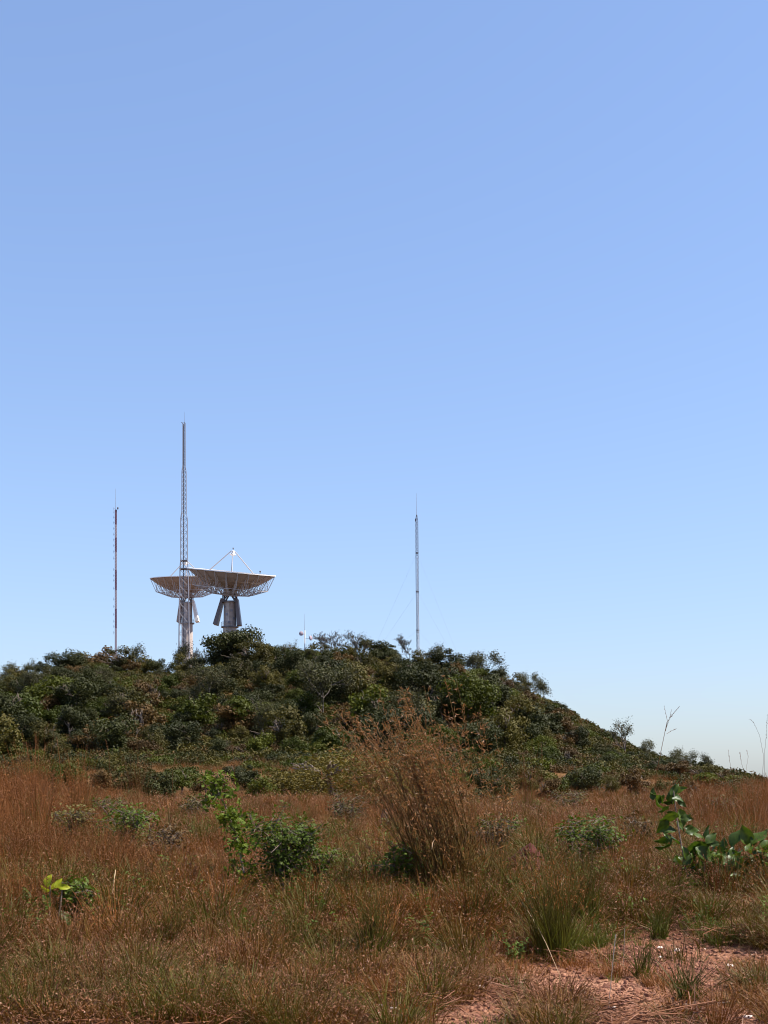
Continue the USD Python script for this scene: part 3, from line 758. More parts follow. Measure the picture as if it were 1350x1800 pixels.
SKX, SKR = np.array([(-100, 1180), (0, 1168), (60, 1163), (110, 1150), (240, 1145), (280, 1158), (350, 1160), (400, 1118), (470, 1114), (520, 1126), (560, 1130), (630, 1124), (690, 1136), (740, 1145), (790, 1150), (850, 1165), (910, 1185), (960, 1215), (1010, 1258), (1050, 1288), (1120, 1312), (1200, 1328), (1300, 1358)], float).T
todo, count = [], {}
for px, row, x, Y, z in sorted(pts, key=lambda p: p[0]):
    k = str(rng.choice(["dark", "green", "olive", "brown", "feathery"], p=[0.34, 0.19, 0.25, 0.16, 0.06]))
    where = next(n for e, n in LAND if px < e)
    lvl = "high up" if Y > 262 else "upper slope" if Y > 236 else "lower slope" if Y > 205 else "at the foot"
    key = (k, where, lvl)
    count[key] = count.get(key, 0) + 1
    todo.append((key, count[key], px, x, Y, z))
ADJ = {"dark": "dark green bush", "green": "mid green bush", "olive": "olive bush", "brown": "brownish bush", "feathery": "thin grey tree"}
ORD = ["first", "second", "third", "fourth", "fifth", "sixth", "seventh", "eighth", "ninth"]
for key, i, px, x, Y, z in todo:
    k, where, lvl = key
    top_row = np.interp(px, SKX, SKR) + 9
    smax = (EYE + (HOR - top_row) / F * Y - z) / HT[k] / 1.1
    s = (0.75 + 1.35 * rng.uniform() ** 1.5) * (0.8 if Y < 200 else 1.0) * (0.72 if px > 980 else 1.0)
    s = float(np.clip(min(s, smax), 0.45, 2))
    lab = f"{ADJ[k]}, {lvl} {where}" + ("" if count[key] == 1 else f", {ORD[i - 1]} of {count[key]} from left")
    tree(k, int(rng.integers(0, 9)), (x, Y, z - 0.35), rng.uniform(0, 6.28), (s * rng.uniform(0.9, 1.2), s * rng.uniform(0.9, 1.2), s * rng.uniform(0.85, 1.1)), lab, GRP[k][1])

# bushes between the field and the hill
for kind, px, base, top, Y, wf, label in [
    ("yellow", 580, 1400, 1316, 62, 1.2, "yellowish shrub at the field's edge left of the tall grass"),
    ("yellow", 640, 1400, 1326, 66, 1.1, "second yellowish shrub half behind the tall grass"),
    ("green", 690, 1392, 1345, 90, 0.6, "green shrub behind the tall grass tuft"),
    ("olive", 500, 1396, 1340, 85, 0.8, "olive shrub at the field's edge below the hill"),
    ("green", 790, 1392, 1330, 95, 0.9, "green shrub right behind the tall grass plumes"),
    ("dark", 1040, 1398, 1340, 80, 0.8, "dark shrub at the field's edge under the right slope"),
    ("green", 1000, 1398, 1346, 85, 0.7, "green shrub at the field's edge under the right slope"),
    ("dark", 850, 1396, 1338, 95, 0.8, "dark shrub at the field's edge in the middle right"),
    ("green", 120, 1394, 1330, 100, 0.8, "green shrub behind the red grass at left"),
    ("olive", 230, 1394, 1336, 95, 0.9, "olive shrub at the field's edge below the banded mast"),
    ("green", 320, 1394, 1340, 90, 0.9, "green shrub at the field's edge below the lattice tower"),
    ("dark", 420, 1394, 1334, 100, 0.9, "dark shrub at the field's edge below the right dish"),
    ("olive", 930, 1396, 1340, 100, 0.9, "olive shrub at the field's edge under the right shoulder"),
    ("brown", 1110, 1396, 1350, 75, 0.8, "brown shrub at the field's edge left of the tall stalk"),
    ("green", 60, 1398, 1340, 110, 0.9, "green shrub at the field's edge near the left border"),
    ("brown", 175, 1398, 1348, 90, 0.8, "brownish shrub at the field's edge left of the banded mast's line"),
    ("dark", 280, 1400, 1346, 75, 0.8, "dark shrub at the field's edge between banded mast and lattice tower"),
    ("brown", 370, 1400, 1352, 70, 0.7, "brownish shrub at the field's edge between tower and right dish"),
    ("green", 460, 1402, 1350, 60, 0.8, "green shrub at the field's edge left of the yellowish shrubs"),
    ("dark", 535, 1396, 1340, 90, 0.8, "dark shrub peeping over the first yellowish shrub from the left"),
    ("brown", 730, 1400, 1340, 80, 0.8, "brownish shrub directly behind the tall tuft"),
    ("olive", 880, 1402, 1352, 65, 0.7, "olive shrub at the field's edge right of the tall tuft"),
    ("brown", 960, 1404, 1360, 60, 0.7, "brownish shrub at the field's edge by the straight red stalk"),
    ("olive", 1075, 1404, 1358, 60, 0.7, "olive shrub at the field's edge left of the lone tree's line"),
    ("olive", 1160, 1404, 1362, 60, 0.7, "olive shrub at the field's edge under the low grey trees"),
    ("brown", 1220, 1406, 1366, 50, 0.7, "brownish shrub in the right field under the low grey trees"),
    ("olive", 1290, 1412, 1376, 45, 0.6, "olive shrub in the right field near the right border"),
]:
    x = (px - CX) / F * Y
    zg = float(surface(x, Y))
    h = max(EYE + (HOR - top) / F * Y - zg, 1.0)
    s = h / HT[kind]
    tree(kind, int(rng.integers(0, 9)), (x, Y, zg - 0.1), rng.uniform(0, 6.28), (s * wf * 1.3, s * wf * 1.3, s), label)


# ------------------------------------------------------------------ grass, litter and gravel of the field
def instancer(name, label, cat, kinds, pos, scale, rng, tilt=0.12, group=None):
    """kinds: list of variants, each a list of (mesh, material). One PointInstancer."""
    path = "/World/" + numbered("/World", name)
    pi = UsdGeom.PointInstancer.Define(stage, path)
    tag(pi.GetPrim(), label, cat, kind="stuff")
    rel = pi.CreatePrototypesRel()
    for i, parts in enumerate(kinds):
        pp = f"{path}/variant" + (f"_{i:03d}" if i else "")
        UsdGeom.Xform.Define(stage, pp)
        for j, (part, m, mat) in enumerate(parts):
            usdkit.mesh(stage, f"{pp}/{part}", m, mat)
        rel.AddTarget(pp)
    n = len(pos)
    pi.CreateProtoIndicesAttr(Vt.IntArray.FromNumpy(rng.integers(0, len(kinds), n).astype(np.int32)))
    pi.CreatePositionsAttr(Vt.Vec3fArray.FromNumpy(pos.astype(np.float32)))
    a = rng.uniform(0, 2 * np.pi, n) / 2; tx, ty = rng.normal(0, tilt / 2, n), rng.normal(0, tilt / 2, n)
    q = np.stack([np.cos(a), tx, ty, np.sin(a)], 1); q /= np.linalg.norm(q, axis=1, keepdims=True)
    pi.CreateOrientationsAttr(Vt.QuathArray([Gf.Quath(float(w_), float(x_), float(y_), float(z_)) for w_, x_, y_, z_ in q]))
    sc = np.asarray(scale, float)
    sc = np.repeat(sc[:, None], 3, 1) if sc.ndim == 1 else sc
    pi.CreateScalesAttr(Vt.Vec3fArray.FromNumpy(sc.astype(np.float32)))
    return pi


def disc(rng, n, R):
    a, r = rng.uniform(0, 2 * np.pi, n), R * np.sqrt(rng.uniform(0, 1, n))
    return np.stack([r * np.cos(a), r * np.sin(a), np.zeros(n)], 1)


def tuft(rng, n, R, h, lean, droop, w, seg=3):
    b = disc(rng, n, R)
    ld = np.arctan2(b[:, 1], b[:, 0]) + rng.normal(0, 0.7, n)
    return blades(rng, b, rng.uniform(*h, n), ld, np.abs(rng.normal(0, lean, n)), rng.uniform(*droop, n), w * rng.uniform(0.6, 1.3, n), seg)


def red_kind(rng):
    m, p = tuft(rng, 20, 0.16, (0.55, 0.95), 0.15, (0.0, 0.3), 0.006)
    hs = spikelets(rng, p, 6, 0.62, 0.035, 0.009, 0.035)
    lv, _ = tuft(rng, 26, 0.2, (0.15, 0.5), 0.4, (0.1, 0.7), 0.008)
    return [("stems", join([m, lv]), M["grass_red"]), ("heads", hs, M["grass_red"])]


def brown_kind(rng):
    m, p = tuft(rng, 46, 0.22, (0.12, 0.36), 0.5, (0.1, 0.8), 0.008)
    lo, _ = tuft(rng, 26, 0.3, (0.06, 0.2), 1.0, (0.2, 0.9), 0.010)
    hs = spikelets(rng, p[:26], 3, 0.4, 0.030, 0.011, 0.05)
    k = 2
    c = disc(rng, k, 0.3); c[:, 2] = rng.uniform(0.05, 0.30, k)
    pale = leaf_cards(c, rand_dirs(rng, k), rand_dirs(rng, k), rng.uniform(0.03, 0.075, k), rng.uniform(0.008, 0.016, k), 0.6)  # pale cards added to stand in for glints on the seed heads
    return [("blades", join([m, lo]), M["grass_brown"]), ("husks", hs, M["husk"]), ("dead_leaves", pale, M["straw"])]


def green_kind(rng):
    m, p = tuft(rng, 50, 0.14, (0.10, 0.32), 0.45, (0.1, 0.5), 0.008)
    return [("blades", m, M["grass_green"])]


def herb_kind(rng):
    n = 7
    m, p = tuft(rng, n, 0.12, (0.3, 0.6), 0.3, (0, 0.15), 0.008, 4)
    k = 16
    idx = np.repeat(np.arange(n), k); t = np.tile(np.linspace(0.25, 1, k), n) * 4
    i = np.minimum(t.astype(int), 3); u = (t - i)[:, None]
    c = p[idx, i] * (1 - u) + p[idx, i + 1] * u
    o = rand_dirs(rng, len(c)) * [1, 1, 0.35]
    L = rng.uniform(0.05, 0.10, len(c))
    return [("stems", m, M["grass_green"]), ("leaves", leaf_cards(c + unit(o) * L[:, None] * 0.5, rand_dirs(rng, len(c)) * 0.6 + [0, 0, 1], unit(o) + [0, 0, 0.25], L, L * 0.42), M["leaf_bright"])]


def litter_kind(rng):
    n = 46
    c = disc(rng, n, 0.35); c[:, 2] = rng.uniform(0.005, 0.09, n)
    a = rng.uniform(0, 2 * np.pi, n); el = rng.normal(0.1, 0.2, n)
    d = np.stack([np.cos(a) * np.cos(el), np.sin(a) * np.cos(el), np.sin(el)], 1)
    L = rng.uniform(0.10, 0.42, n)[:, None]
    mid = c + rng.normal(size=(n, 3)) * [0.03, 0.03, 0.02] + [0, 0, 0.015]
    p0, p1 = c - d * L / 2, c + d * L / 2
    p0[:, 2] = np.maximum(p0[:, 2], 0.0); p1[:, 2] = np.maximum(p1[:, 2], 0.0)
    r = rng.uniform(0.0016, 0.0038, n)
    k = 24
    cc = disc(rng, k, 0.35); cc[:, 2] = rng.uniform(0.01, 0.06, k)
    lv = leaf_cards(cc, rand_dirs(rng, k) + [0, 0, 1], rand_dirs(rng, k) * [1, 1, 0.3], rng.uniform(0.03, 0.08, k), rng.uniform(0.008, 0.02, k))
    return [("straws", join([bars(p0, mid, r, r, 3), bars(mid, p1, r, r * 0.6, 3), lv]), M["straw"])]


def pebble(rng, n=1):
    m = trimesh.creation.icosphere(1)
    v = np.array(m.vertices) * [1, rng.uniform(0.6, 1), rng.uniform(0.4, 0.75)]
    v *= (1 + 1.1 * (meshkit.noise(v * 1.4 + rng.uniform(0, 40), 1) - 0.5))[:, None]
    return v, np.array(m.faces)


def blob(px, py, cx, cy, rx, ry):
    return np.exp(-(((px - cx) / rx) ** 2 + ((py - cy) / ry) ** 2))


def bare(px, py):
    """How bare the ground is at a pixel of the photograph: gravel patches of the foreground."""
    py = np.minimum(py, 1795)
    b = 1.1 * blob(px, py, 780, 1792, 260, 50) + 1.1 * blob(px, py, 1280, 1725, 210, 90) + 0.9 * blob(px, py, 800, 1690, 120, 30) + 0.8 * blob(px, py, 1130, 1662, 130, 32)
    b = b + 0.85 * blob(px, py, 880, 1655, 90, 32) + 0.5 * blob(px, py, 950, 1720, 90, 22) + 0.8 * blob(px, py, 1100, 1780, 240, 45) + 0.5 * blob(px, py, 230, 1573, 60, 10)
    return np.clip(b, 0, 1) * (0.5 + 0.5 * sst(0.40, 0.54, meshkit.fbm(np.stack([px / 70.0, py / 26.0, np.zeros_like(px)], -1), 3, 77)))


# where larger plants stand: (px, py of the base, half width); the grass is thin in front of and under them
CLEAR = [(500, 1592, 70), (560, 1560, 40), (235, 1510, 70), (110, 1500, 60), (1040, 1540, 75), (880, 1490, 50), (700, 1590, 60), (150, 1630, 60), (440, 1600, 25), (1205, 1572, 55), (1250, 1575, 60), (1310, 1575, 75), (1345, 1580, 60), (88, 1640, 55),
         (905, 1556, 75), (676, 1452, 25), (975, 1690, 70), (655, 1700, 60), (1210, 1760, 60), (795, 1592, 60), (1080, 1740, 40)]


def clear(px, py):
    m = np.ones_like(px, dtype=float)
    for x, y, w in CLEAR:
        m = m * (1 - 0.75 * blob(px, py, x, y + 12, w, 34))
    return m


rg = np.random.default_rng(7)


def scatter(n, fn, y0=1396, y1=1830, x0=-50, x1=1400, gamma=1.0, cleared=True):
    px = rg.uniform(x0, x1, n); py = y0 + (y1 - y0) * rg.uniform(0, 1, n) ** gamma
    keep = rg.uniform(0, 1, n) < fn(px, py) * (clear(px, py) if cleared else 1.0)
    px, py = px[keep], py[keep]
    p = at(px, py)
    ok = p[:, 1] < 150
    return p[ok], px[ok], py[ok]


def farsize(p):
    return 1.0 + np.clip(p[:, 1] - 25, 0, 100) * 0.006


def patchy(p, size, seed, lo=0.42, hi=0.56):
    return sst(lo, hi, meshkit.fbm(np.stack([p[:, 0] / size, p[:, 1] / size, np.zeros(len(p))], 1), 3, seed))


def thin(pos, px, py, keep):
    k = rg.uniform(0, 1, len(pos)) < keep
    return pos[k], px[k], py[k]


def depth_scatter(n, y0, y1, xr=0.34):
    """Spread over the ground itself between two distances, for the far field that the picture compresses."""
    Y = y0 * (y1 / y0) ** rg.uniform(0, 1, n); X = rg.uniform(-xr, xr, n) * Y
    Z = surface(X, Y)
    return np.stack([X, Y, Z], 1), CX + X / Y * F, HOR + (EYE - Z) / Y * F


# tall red grass: thick at left, thin elsewhere
pos, px, py = scatter(9000, lambda x, y: (0.03 + 0.75 * sst(440, 60, x) * sst(1750, 1620, y) + 0.22 * sst(820, 1000, x) * sst(1520, 1430, y) + 0.16 * sst(1470, 1400, y)) * (1 - bare(x, y)) * sst(1790, 1640, y))
pos, px, py = thin(pos, px, py, 0.15 + 0.85 * patchy(pos, 2.0, 21))
sc = rg.uniform(0.55, 1.05, len(pos)) * (0.75 + 0.35 * sst(500, 100, px)) * (1 - 0.45 * sst(1580, 1720, py))
p2, px2, _ = depth_scatter(7000, 22, 210)
k = rg.uniform(0, 1, len(p2)) < (0.05 + 0.80 * patchy(p2, 5.0, 24, 0.46, 0.56)) * (0.30 + 0.70 * np.clip(sst(330, 60, px2) + sst(800, 1000, px2), 0, 1))
instancer("tall_dry_grass", "tall reddish dry grass with feathery heads across the field", "grass", [red_kind(rg) for _ in range(6)], np.vstack([pos, p2[k]]),
          np.concatenate([sc, rg.uniform(0.5, 1.5, k.sum()) * (0.75 + 0.45 * np.clip(sst(330, 60, px2[k]) + sst(1050, 1250, px2[k]), 0, 1)) * (1 + 0.3 * sst(330, 60, px2[k]))]), rg)
# brown grass everywhere, in patches
pos, px, py = scatter(26000, lambda x, y: np.clip(1.05 - 1.5 * bare(x, y), 0, 1))
pos, px, py = thin(pos, px, py, 0.12 + 0.88 * patchy(pos, 1.1, 22, 0.44, 0.54))
p2, px2, _ = depth_scatter(15000, 30, 230)
p2, px2, _ = thin(p2, px2, px2, 0.12 + 0.88 * patchy(p2, 7.0, 31, 0.44, 0.54))
instancer("dry_grass", "low rust brown dry grass filling the field", "grass", [brown_kind(rg) for _ in range(8)], np.vstack([pos, p2]),
          np.concatenate([rg.uniform(0.4, 1.35, len(pos)) * farsize(pos) * (1 - 0.25 * sst(1600, 1740, py)), rg.uniform(0.6, 1.2, len(p2)) * (0.7 + 1.2 * patchy(p2, 7.0, 31)) * (1 + 0.7 * sst(70, 190, p2[:, 1]))]), rg)
# tussocks: denser clumps that stand out of the field
def tussock_kind(rng, mats):
    n = 120
    b = disc(rng, n, 0.16)
    m, p = blades(rng, b, rng.uniform(0.35, 0.75, n), np.arctan2(b[:, 1], b[:, 0]) + rng.normal(0, 0.5, n), np.abs(rng.normal(0.15, 0.3, n)), rng.uniform(0.05, 0.6, n), 0.008 * rng.uniform(0.6, 1.3, n), 4)
    return [("blades", m, M[mats[0]]), ("heads", spikelets(rng, p[:60], 5, 0.6, 0.034, 0.010, 0.03), M[mats[1]])]


pos, px, py = scatter(2600, lambda x, y: np.clip(0.8 - 1.3 * bare(x, y), 0, 1) * (0.65 + 0.35 * sst(1700, 1600, y)), y0=1402)
instancer("grass_tussocks", "denser brown and olive tussocks standing out of the dry field", "grass", [tussock_kind(rg, m) for m in (("grass_brown", "husk"), ("grass_gold", "grass_brown"), ("grass_red", "husk"), ("grass_brown", "grass_red"), ("grass_gold", "husk"))],
          pos, rg.uniform(0.35, 1.1, len(pos)) * farsize(pos) * (1 - 0.3 * sst(1620, 1760, py)), rg)
# green grass
pos, px, py = scatter(9000, lambda x, y: np.clip(0.20 + 0.06 * sst(1600, 1700, y) + 0.5 * blob(x, y, 1230, 1500, 170, 110) + 0.55 * blob(x, y, 1000, 1640, 170, 60) + 0.4 * blob(x, y, 660, 1560, 160, 60) + 0.35 * blob(x, y, 420, 1650, 80, 50)
                                                    + 0.35 * blob(x, y, 1200, 1745, 130, 30) + 0.3 * blob(x, y, 620, 1740, 200, 25), 0, 1) * (1 - 0.85 * bare(x, y)))
pos, px, py = thin(pos, px, py, 0.2 + 0.8 * patchy(pos, 1.6, 23))
instancer("green_grass", "short green grass growing between the dry tufts", "grass", [green_kind(rg) for _ in range(6)], pos, rg.uniform(0.5, 1.15, len(pos)) * farsize(pos) * (1 - 0.4 * sst(1620, 1740, py)), rg)
# herbs
pos, px, py = scatter(3400, lambda x, y: np.clip(0.12 + 0.9 * blob(x, y, 690, 1545, 90, 45) + 0.5 * blob(x, y, 590, 1500, 60, 60) + 0.45 * blob(x, y, 230, 1480, 110, 40) + 0.5 * blob(x, y, 1030, 1490, 90, 35)
                                                    + 0.4 * blob(x, y, 130, 1470, 70, 30) + 0.3 * blob(x, y, 900, 1470, 60, 30), 0, 1) * (1 - bare(x, y)) * sst(1720, 1640, y))
instancer("low_herbs", "low leafy green herbs scattered through the dry grass", "herbs", [herb_kind(rg) for _ in range(5)], pos, rg.uniform(0.5, 1.0, len(pos)) * farsize(pos), rg)
# litter
pos, px, py = scatter(9000, lambda x, y: np.clip(0.02 + 0.40 * sst(1680, 1770, y) * sst(420, 180, x) + 0.02 * sst(1600, 1700, y), 0, 1) * (1 - 0.85 * bare(x, y)), y0=1540)
pos, px, py = thin(pos, px, py, 0.2 + 0.8 * patchy(pos, 0.8, 25))
instancer("straw_litter", "pinkish flattened straw and dead leaves on the foreground soil", "straw", [litter_kind(rg) for _ in range(6)], pos, rg.uniform(0.7, 1.3, len(pos)), rg, tilt=0.08)
# gravel
pos, px, py = scatter(60000, lambda x, y: np.clip(0.10 + 1.1 * bare(x, y), 0, 1), y0=1590, cleared=False)
instancer("gravel", "small pink and pale gravel stones on the bare soil", "gravel", [[("stone", pebble(rg), M["stone"])] for _ in range(8)], pos, (0.004 + 0.030 * rg.uniform(0, 1, len(pos)) ** 4.0)[:, None] * rg.uniform(0.7, 1.3, (len(pos), 3)), rg, tilt=0.5)


# undergrowth that closes the gaps between the bushes of the hill
def scrub_kind(rng, mat):
    n = 520
    a, r = rng.uniform(0, 2 * np.pi, n), 1.5 * np.sqrt(rng.uniform(0, 1, n))
    c = np.stack([r * np.cos(a), r * np.sin(a), 1.5 * rng.uniform(0.05, 1, n) * (1 - 0.3 * r) * (0.5 + meshkit.noise(np.stack([r * np.cos(a) * 1.4, r * np.sin(a) * 1.4, np.full(n, rng.uniform(0, 90))], 1)))], 1)
    return [("leaves", leaf_cards(c, rand_dirs(rng, n) + [0, 0, 0.6], rand_dirs(rng, n), 0.3 * rng.uniform(0.6, 1.3, n), 0.19), M[mat])]


Yq = rg.uniform(60, 300, 8500); Xq = rg.uniform(-0.36, 0.30, len(Yq)) * Yq
Zq = surface(Xq, Yq); ok = (hill(Xq, Yq) > ground(Xq, Yq) - 0.2) | (True)
pos0 = np.stack([Xq, Yq, Zq], 1)
ok &= rg.uniform(0, 1, len(Yq)) < (0.05 + 0.95 * sst(95, 205, Yq)) * (0.55 + 0.45 * np.maximum(patchy(pos0, 9.0, 41), sst(190, 240, Yq))) * np.clip(1.15 - sst(0.24, 0.30, Xq / Yq), 0, 1)
pos = np.stack([Xq, Yq, Zq - 0.1], 1)[ok]
instancer("hillside_undergrowth", "low tangled undergrowth between the bushes of the hill", "undergrowth", [scrub_kind(rg, m) for m in ("leaf_dark", "leaf_olive", "leaf_brown", "leaf_green", "leaf_olive")], pos, rg.uniform(0.7, 1.4, len(pos)) * (0.4 + 0.6 * sst(60, 185, pos[:, 1])), rg)


# ------------------------------------------------------------------ single plants of the field
def px_scale(p):
    return p[1] / F                                    # metres per pixel of the photograph at that depth


def stems_to(rng, base, tips, w, bow, seg=6):
    """Thin tubes from base points to tip points with a bow; returns mesh and paths."""
    t = np.linspace(0, 1, seg + 1)
    p = base[:, None] * (1 - t)[None, :, None] + tips[:, None] * t[None, :, None]
    h = np.linalg.norm(tips - base, axis=1)[:, None, None]
    p = p + bow[:, None] * (4 * t * (1 - t) * (1 - 0.45 * t))[None, :, None] * h
    n = len(base)
    a = bars(p[:, :-1].reshape(-1, 3), p[:, 1:].reshape(-1, 3), np.repeat(w, seg) * np.tile(np.linspace(1, 0.55, seg), n), np.repeat(w, seg) * np.tile(np.linspace(0.93, 0.45, seg), n), 3)
    return a, p


# tall grass tuft in the middle
rng = np.random.default_rng(5)
b = at(795, 1592)[0]
s = px_scale(b)
t = thing("grass_tuft", "tallest bronze grass tuft leaning left with drooping pale plumes, mid field", "grass tuft", b)
n = 230
u_ = rng.uniform(0, 1, n)
tx = np.interp(u_, [0, 0.12, 0.3, 0.5, 0.72, 0.88, 1], [-175, -140, -110, -85, -50, -5, 40]) + rng.normal(0, 13, n)
tz = np.interp(u_, [0, 0.12, 0.3, 0.5, 0.72, 0.88, 1], [352, 340, 345, 372, 392, 320, 250]) * rng.uniform(0.62, 1.04, n)
low = rng.random(n) < 0.35
tz = np.where(low, tz * rng.uniform(0.45, 0.8, n), tz); tx = np.where(low, tx * rng.uniform(0.4, 0.9, n), tx)
bp = disc(rng, n, 0.3) * [1.5, 1, 1]
bp[:, 0] += np.interp(u_, [0, 1], [-0.12, 0.12])
tips = np.stack([bp[:, 0] + tx * s, bp[:, 1] + rng.normal(0, 0.35, n), tz * s], 1)
bow = np.stack([np.full(n, 0.05) + rng.normal(0, 0.03, n), rng.normal(0, 0.03, n), rng.uniform(0.02, 0.08, n) + 0.10 * (u_ < 0.35)], 1)
st, path = stems_to(rng, bp, tips, rng.uniform(0.0035, 0.0065, n), bow)
obj("stems", st, M["bronze_stem"], t, kind="stuff")
lb, lp = blades(rng, disc(rng, 170, 0.3), rng.uniform(0.3, 1.2, 170), rng.uniform(0, 6.28, 170), np.abs(rng.normal(0, 0.3, 170)), rng.uniform(0.1, 0.7, 170), 0.010, 4)
obj("leaf_blades", lb, M["grass_brown"], t, kind="stuff")
tall = path[~low]
dr = [spikelets(rng, tall, 30, 0.60, 0.062, 0.015, 0.11, 0.8), spikelets(rng, path[low], 12, 0.55, 0.055, 0.014, 0.08, 0.7)]
obj("plumes", join(dr), M["plume"], t, kind="stuff")
lf = spikelets(rng, path, 4, 0.2, 0.14, 0.012, 0.05, 0.1)
obj("stem_leaves", lf, M["plume"], t, kind="stuff")


def clump(px, py, hpx, wpx, n, label, mats=("grass_gold", "grass_brown"), lean_px=0, heads=True, seed=0, w=0.0035):
    rng = np.random.default_rng(seed + 100)
    b = at(px, py)[0]; s = px_scale(b)
    t = thing("grass_clump", label, "grass clump", b)
    R = wpx * s * 0.16
    bp = disc(rng, n, R)
    u = rng.normal(0, 0.45, n)
    h = hpx * s * rng.uniform(0.55, 1.05, n)
    tips = np.stack([bp[:, 0] + (u * wpx * 0.5 + lean_px) * s, bp[:, 1] + rng.normal(0, 0.22, n) * wpx * s, h * np.sqrt(np.clip(1 - 0.3 * u ** 2, 0.2, 1))], 1)
    bow = np.stack([-np.sign(u) * 0.03 * np.abs(u), rng.normal(0, 0.02, n), rng.uniform(0.0, 0.07, n)], 1)
    st, path = stems_to(rng, bp, tips, w * rng.uniform(0.6, 1.2, n), bow)
    obj("stems", st, M[mats[0]], t, kind="stuff")
    k = int(n * 1.2)
    lb, _ = blades(rng, disc(rng, k, R * 1.3), hpx * s * rng.uniform(0.25, 0.65, k), rng.uniform(0, 6.28, k), np.abs(rng.normal(0, 0.4, k)), rng.uniform(0.05, 0.4, k), 0.006, 4)
    obj("leaf_blades", lb, M["grass_green"] if heads else M[mats[0]], t, kind="stuff")
    if heads:
        obj("heads", spikelets(rng, path, 8, 0.72, 0.03, 0.008, 0.018, -0.6), M[mats[1]], t, kind="stuff")
    return t


clump(975, 1690, 210, 190, 200, "widest golden green grass clump beside the gravel, front right", lean_px=-10, seed=1)
clump(1030, 1640, 160, 120, 110, "golden grass clump just behind the widest front clump", seed=2)
clump(900, 1600, 120, 110, 80, "golden grass clump in front of the red mound", lean_px=-20, seed=3)
clump(655, 1700, 150, 120, 130, "golden grass clump on the bare soil left of the gravel strip", seed=4)
clump(520, 1700, 110, 110, 90, "brownish gold grass clump in the middle front", seed=5)
clump(830, 1640, 110, 120, 80, "green gold grass clump at the tall tuft's foot", seed=6)
clump(1210, 1760, 75, 120, 90, "grey green low grass clump beside the fallen stick", mats=("grass_green", "husk"), heads=False, seed=7)
clump(1130, 1720, 70, 90, 60, "low green grass clump amid gravel left of the fallen stick", mats=("grass_green", "husk"), heads=False, seed=8)
clump(420, 1690, 95, 80, 60, "bright green grass clump in the litter, left of centre", mats=("grass_green", "husk"), heads=False, seed=9)
clump(1320, 1470, 110, 80, 90, "yellow green grass clump above the big leaved plant at right", mats=("grass_gold", "husk"), seed=10)
clump(1160, 1650, 70, 90, 60, "yellow green grass clump below the big leaved plant", mats=("grass_green", "husk"), heads=False, seed=11)
clump(620, 1780, 50, 90, 50, "small grey green grass clump at the gravel's upper left", mats=("grass_green", "husk"), heads=False, seed=12)
clump(300, 1690, 110, 100, 70, "reddish gold grass clump in the left foreground", mats=("grass_gold", "grass_brown"), seed=13)
clump(60, 1470, 180, 120, 120, "reddest tall grass clump at the left edge", mats=("grass_red", "grass_red"), seed=14)
clump(140, 1440, 130, 90, 90, "red tall grass clump right of the left edge", mats=("grass_red", "grass_red"), seed=15)
clump(930, 1440, 130, 70, 60, "upright red grass clump in the middle right field", mats=("grass_red", "grass_red"), seed=16)
clump(240, 1430, 120, 90, 80, "red grass clump in the far left field", mats=("grass_red", "grass_red"), seed=17)


# tall single stalks that stand against the sky at right
def stalk(name, label, px, py, pts, r=0.006, heads=0, branches=(), mat="grass_red", seed=0):
    rng = np.random.default_rng(seed)
    b = at(px, py)[0]; s = px_scale(b)
    t = thing(name, label, "grass stalk", b)
    path = np.array([((x - px) * s, 0.02 * math.sin(i * 1.7), (py - y) * s) for i, (x, y) in enumerate(pts)])
    path[0, 2] = min(path[0, 2], -0.02)
    obj("stem", tube(path, np.linspace(r, r * 0.5, len(path)), 5), M[mat], t)
    for br in branches:
        p = np.array([((x - px) * s, 0.05 * (i > 0), (py - y) * s) for i, (x, y) in enumerate(br)])
        bh = obj("branch", tube(p, np.linspace(r * 0.6, r * 0.35, len(p)), 4), M[mat], t)
        if heads:
            obj("seed_head", spikelets(rng, p[None], heads, 0.45, 0.05, 0.014, 0.02, -0.5), M["husk"], bh)
    if heads:
        obj("seed_head", spikelets(rng, path[None], heads * 2, 0.7, 0.05, 0.014, 0.022, -0.5), M["husk"], t)
    return t


stalk("tall_stalk", "tall brown forked stalk against the sky right of the hill", 1152, 1450, [(1152, 1450), (1153, 1365), (1164, 1310), (1172, 1270), (1183, 1255), (1195, 1241)], 0.010, 14,
      [[(1170, 1285), (1174, 1268), (1168, 1240)], [(1170, 1283), (1178, 1262), (1181, 1247)], [(1172, 1290), (1180, 1285), (1189, 1281)]], mat="grass_brown", seed=1)
stalk("tall_stalk", "arching grass stalk against the sky near the right edge", 1338, 1440, [(1338, 1440), (1340, 1390), (1342, 1330), (1335, 1295), (1325, 1272), (1318, 1266)], 0.006, 12, seed=2)
stalk("tall_stalk", "thin grass stalk at the very right edge against the sky", 1346, 1440, [(1346, 1440), (1345, 1370), (1344, 1322), (1347, 1290), (1349, 1255)], 0.006, 12, seed=3)
stalk("tall_stalk", "grass stalk with a bushy head between the arching stalk and grey tree", 1318, 1440, [(1318, 1440), (1312, 1370), (1303, 1340), (1300, 1322)], 0.006, 12, [[(1310, 1362), (1316, 1330), (1313, 1318)]], seed=4)
stalk("tall_stalk", "short reddish stalk just right of the low grey trees", 1296, 1440, [(1296, 1440), (1290, 1375), (1283, 1340), (1280, 1318)], 0.006, 12, seed=5)
stalk("tall_stalk", "upright red stalk rising over the right middle field", 1080, 1560, [(1080, 1560), (1081, 1500), (1083, 1450), (1082, 1420)], 0.006, 10, seed=6)
stalk("tall_stalk", "straight red stalk before the hill at the right", 950, 1440, [(950, 1440), (952, 1390), (953, 1340), (951, 1310)], 0.009, 14, seed=7)
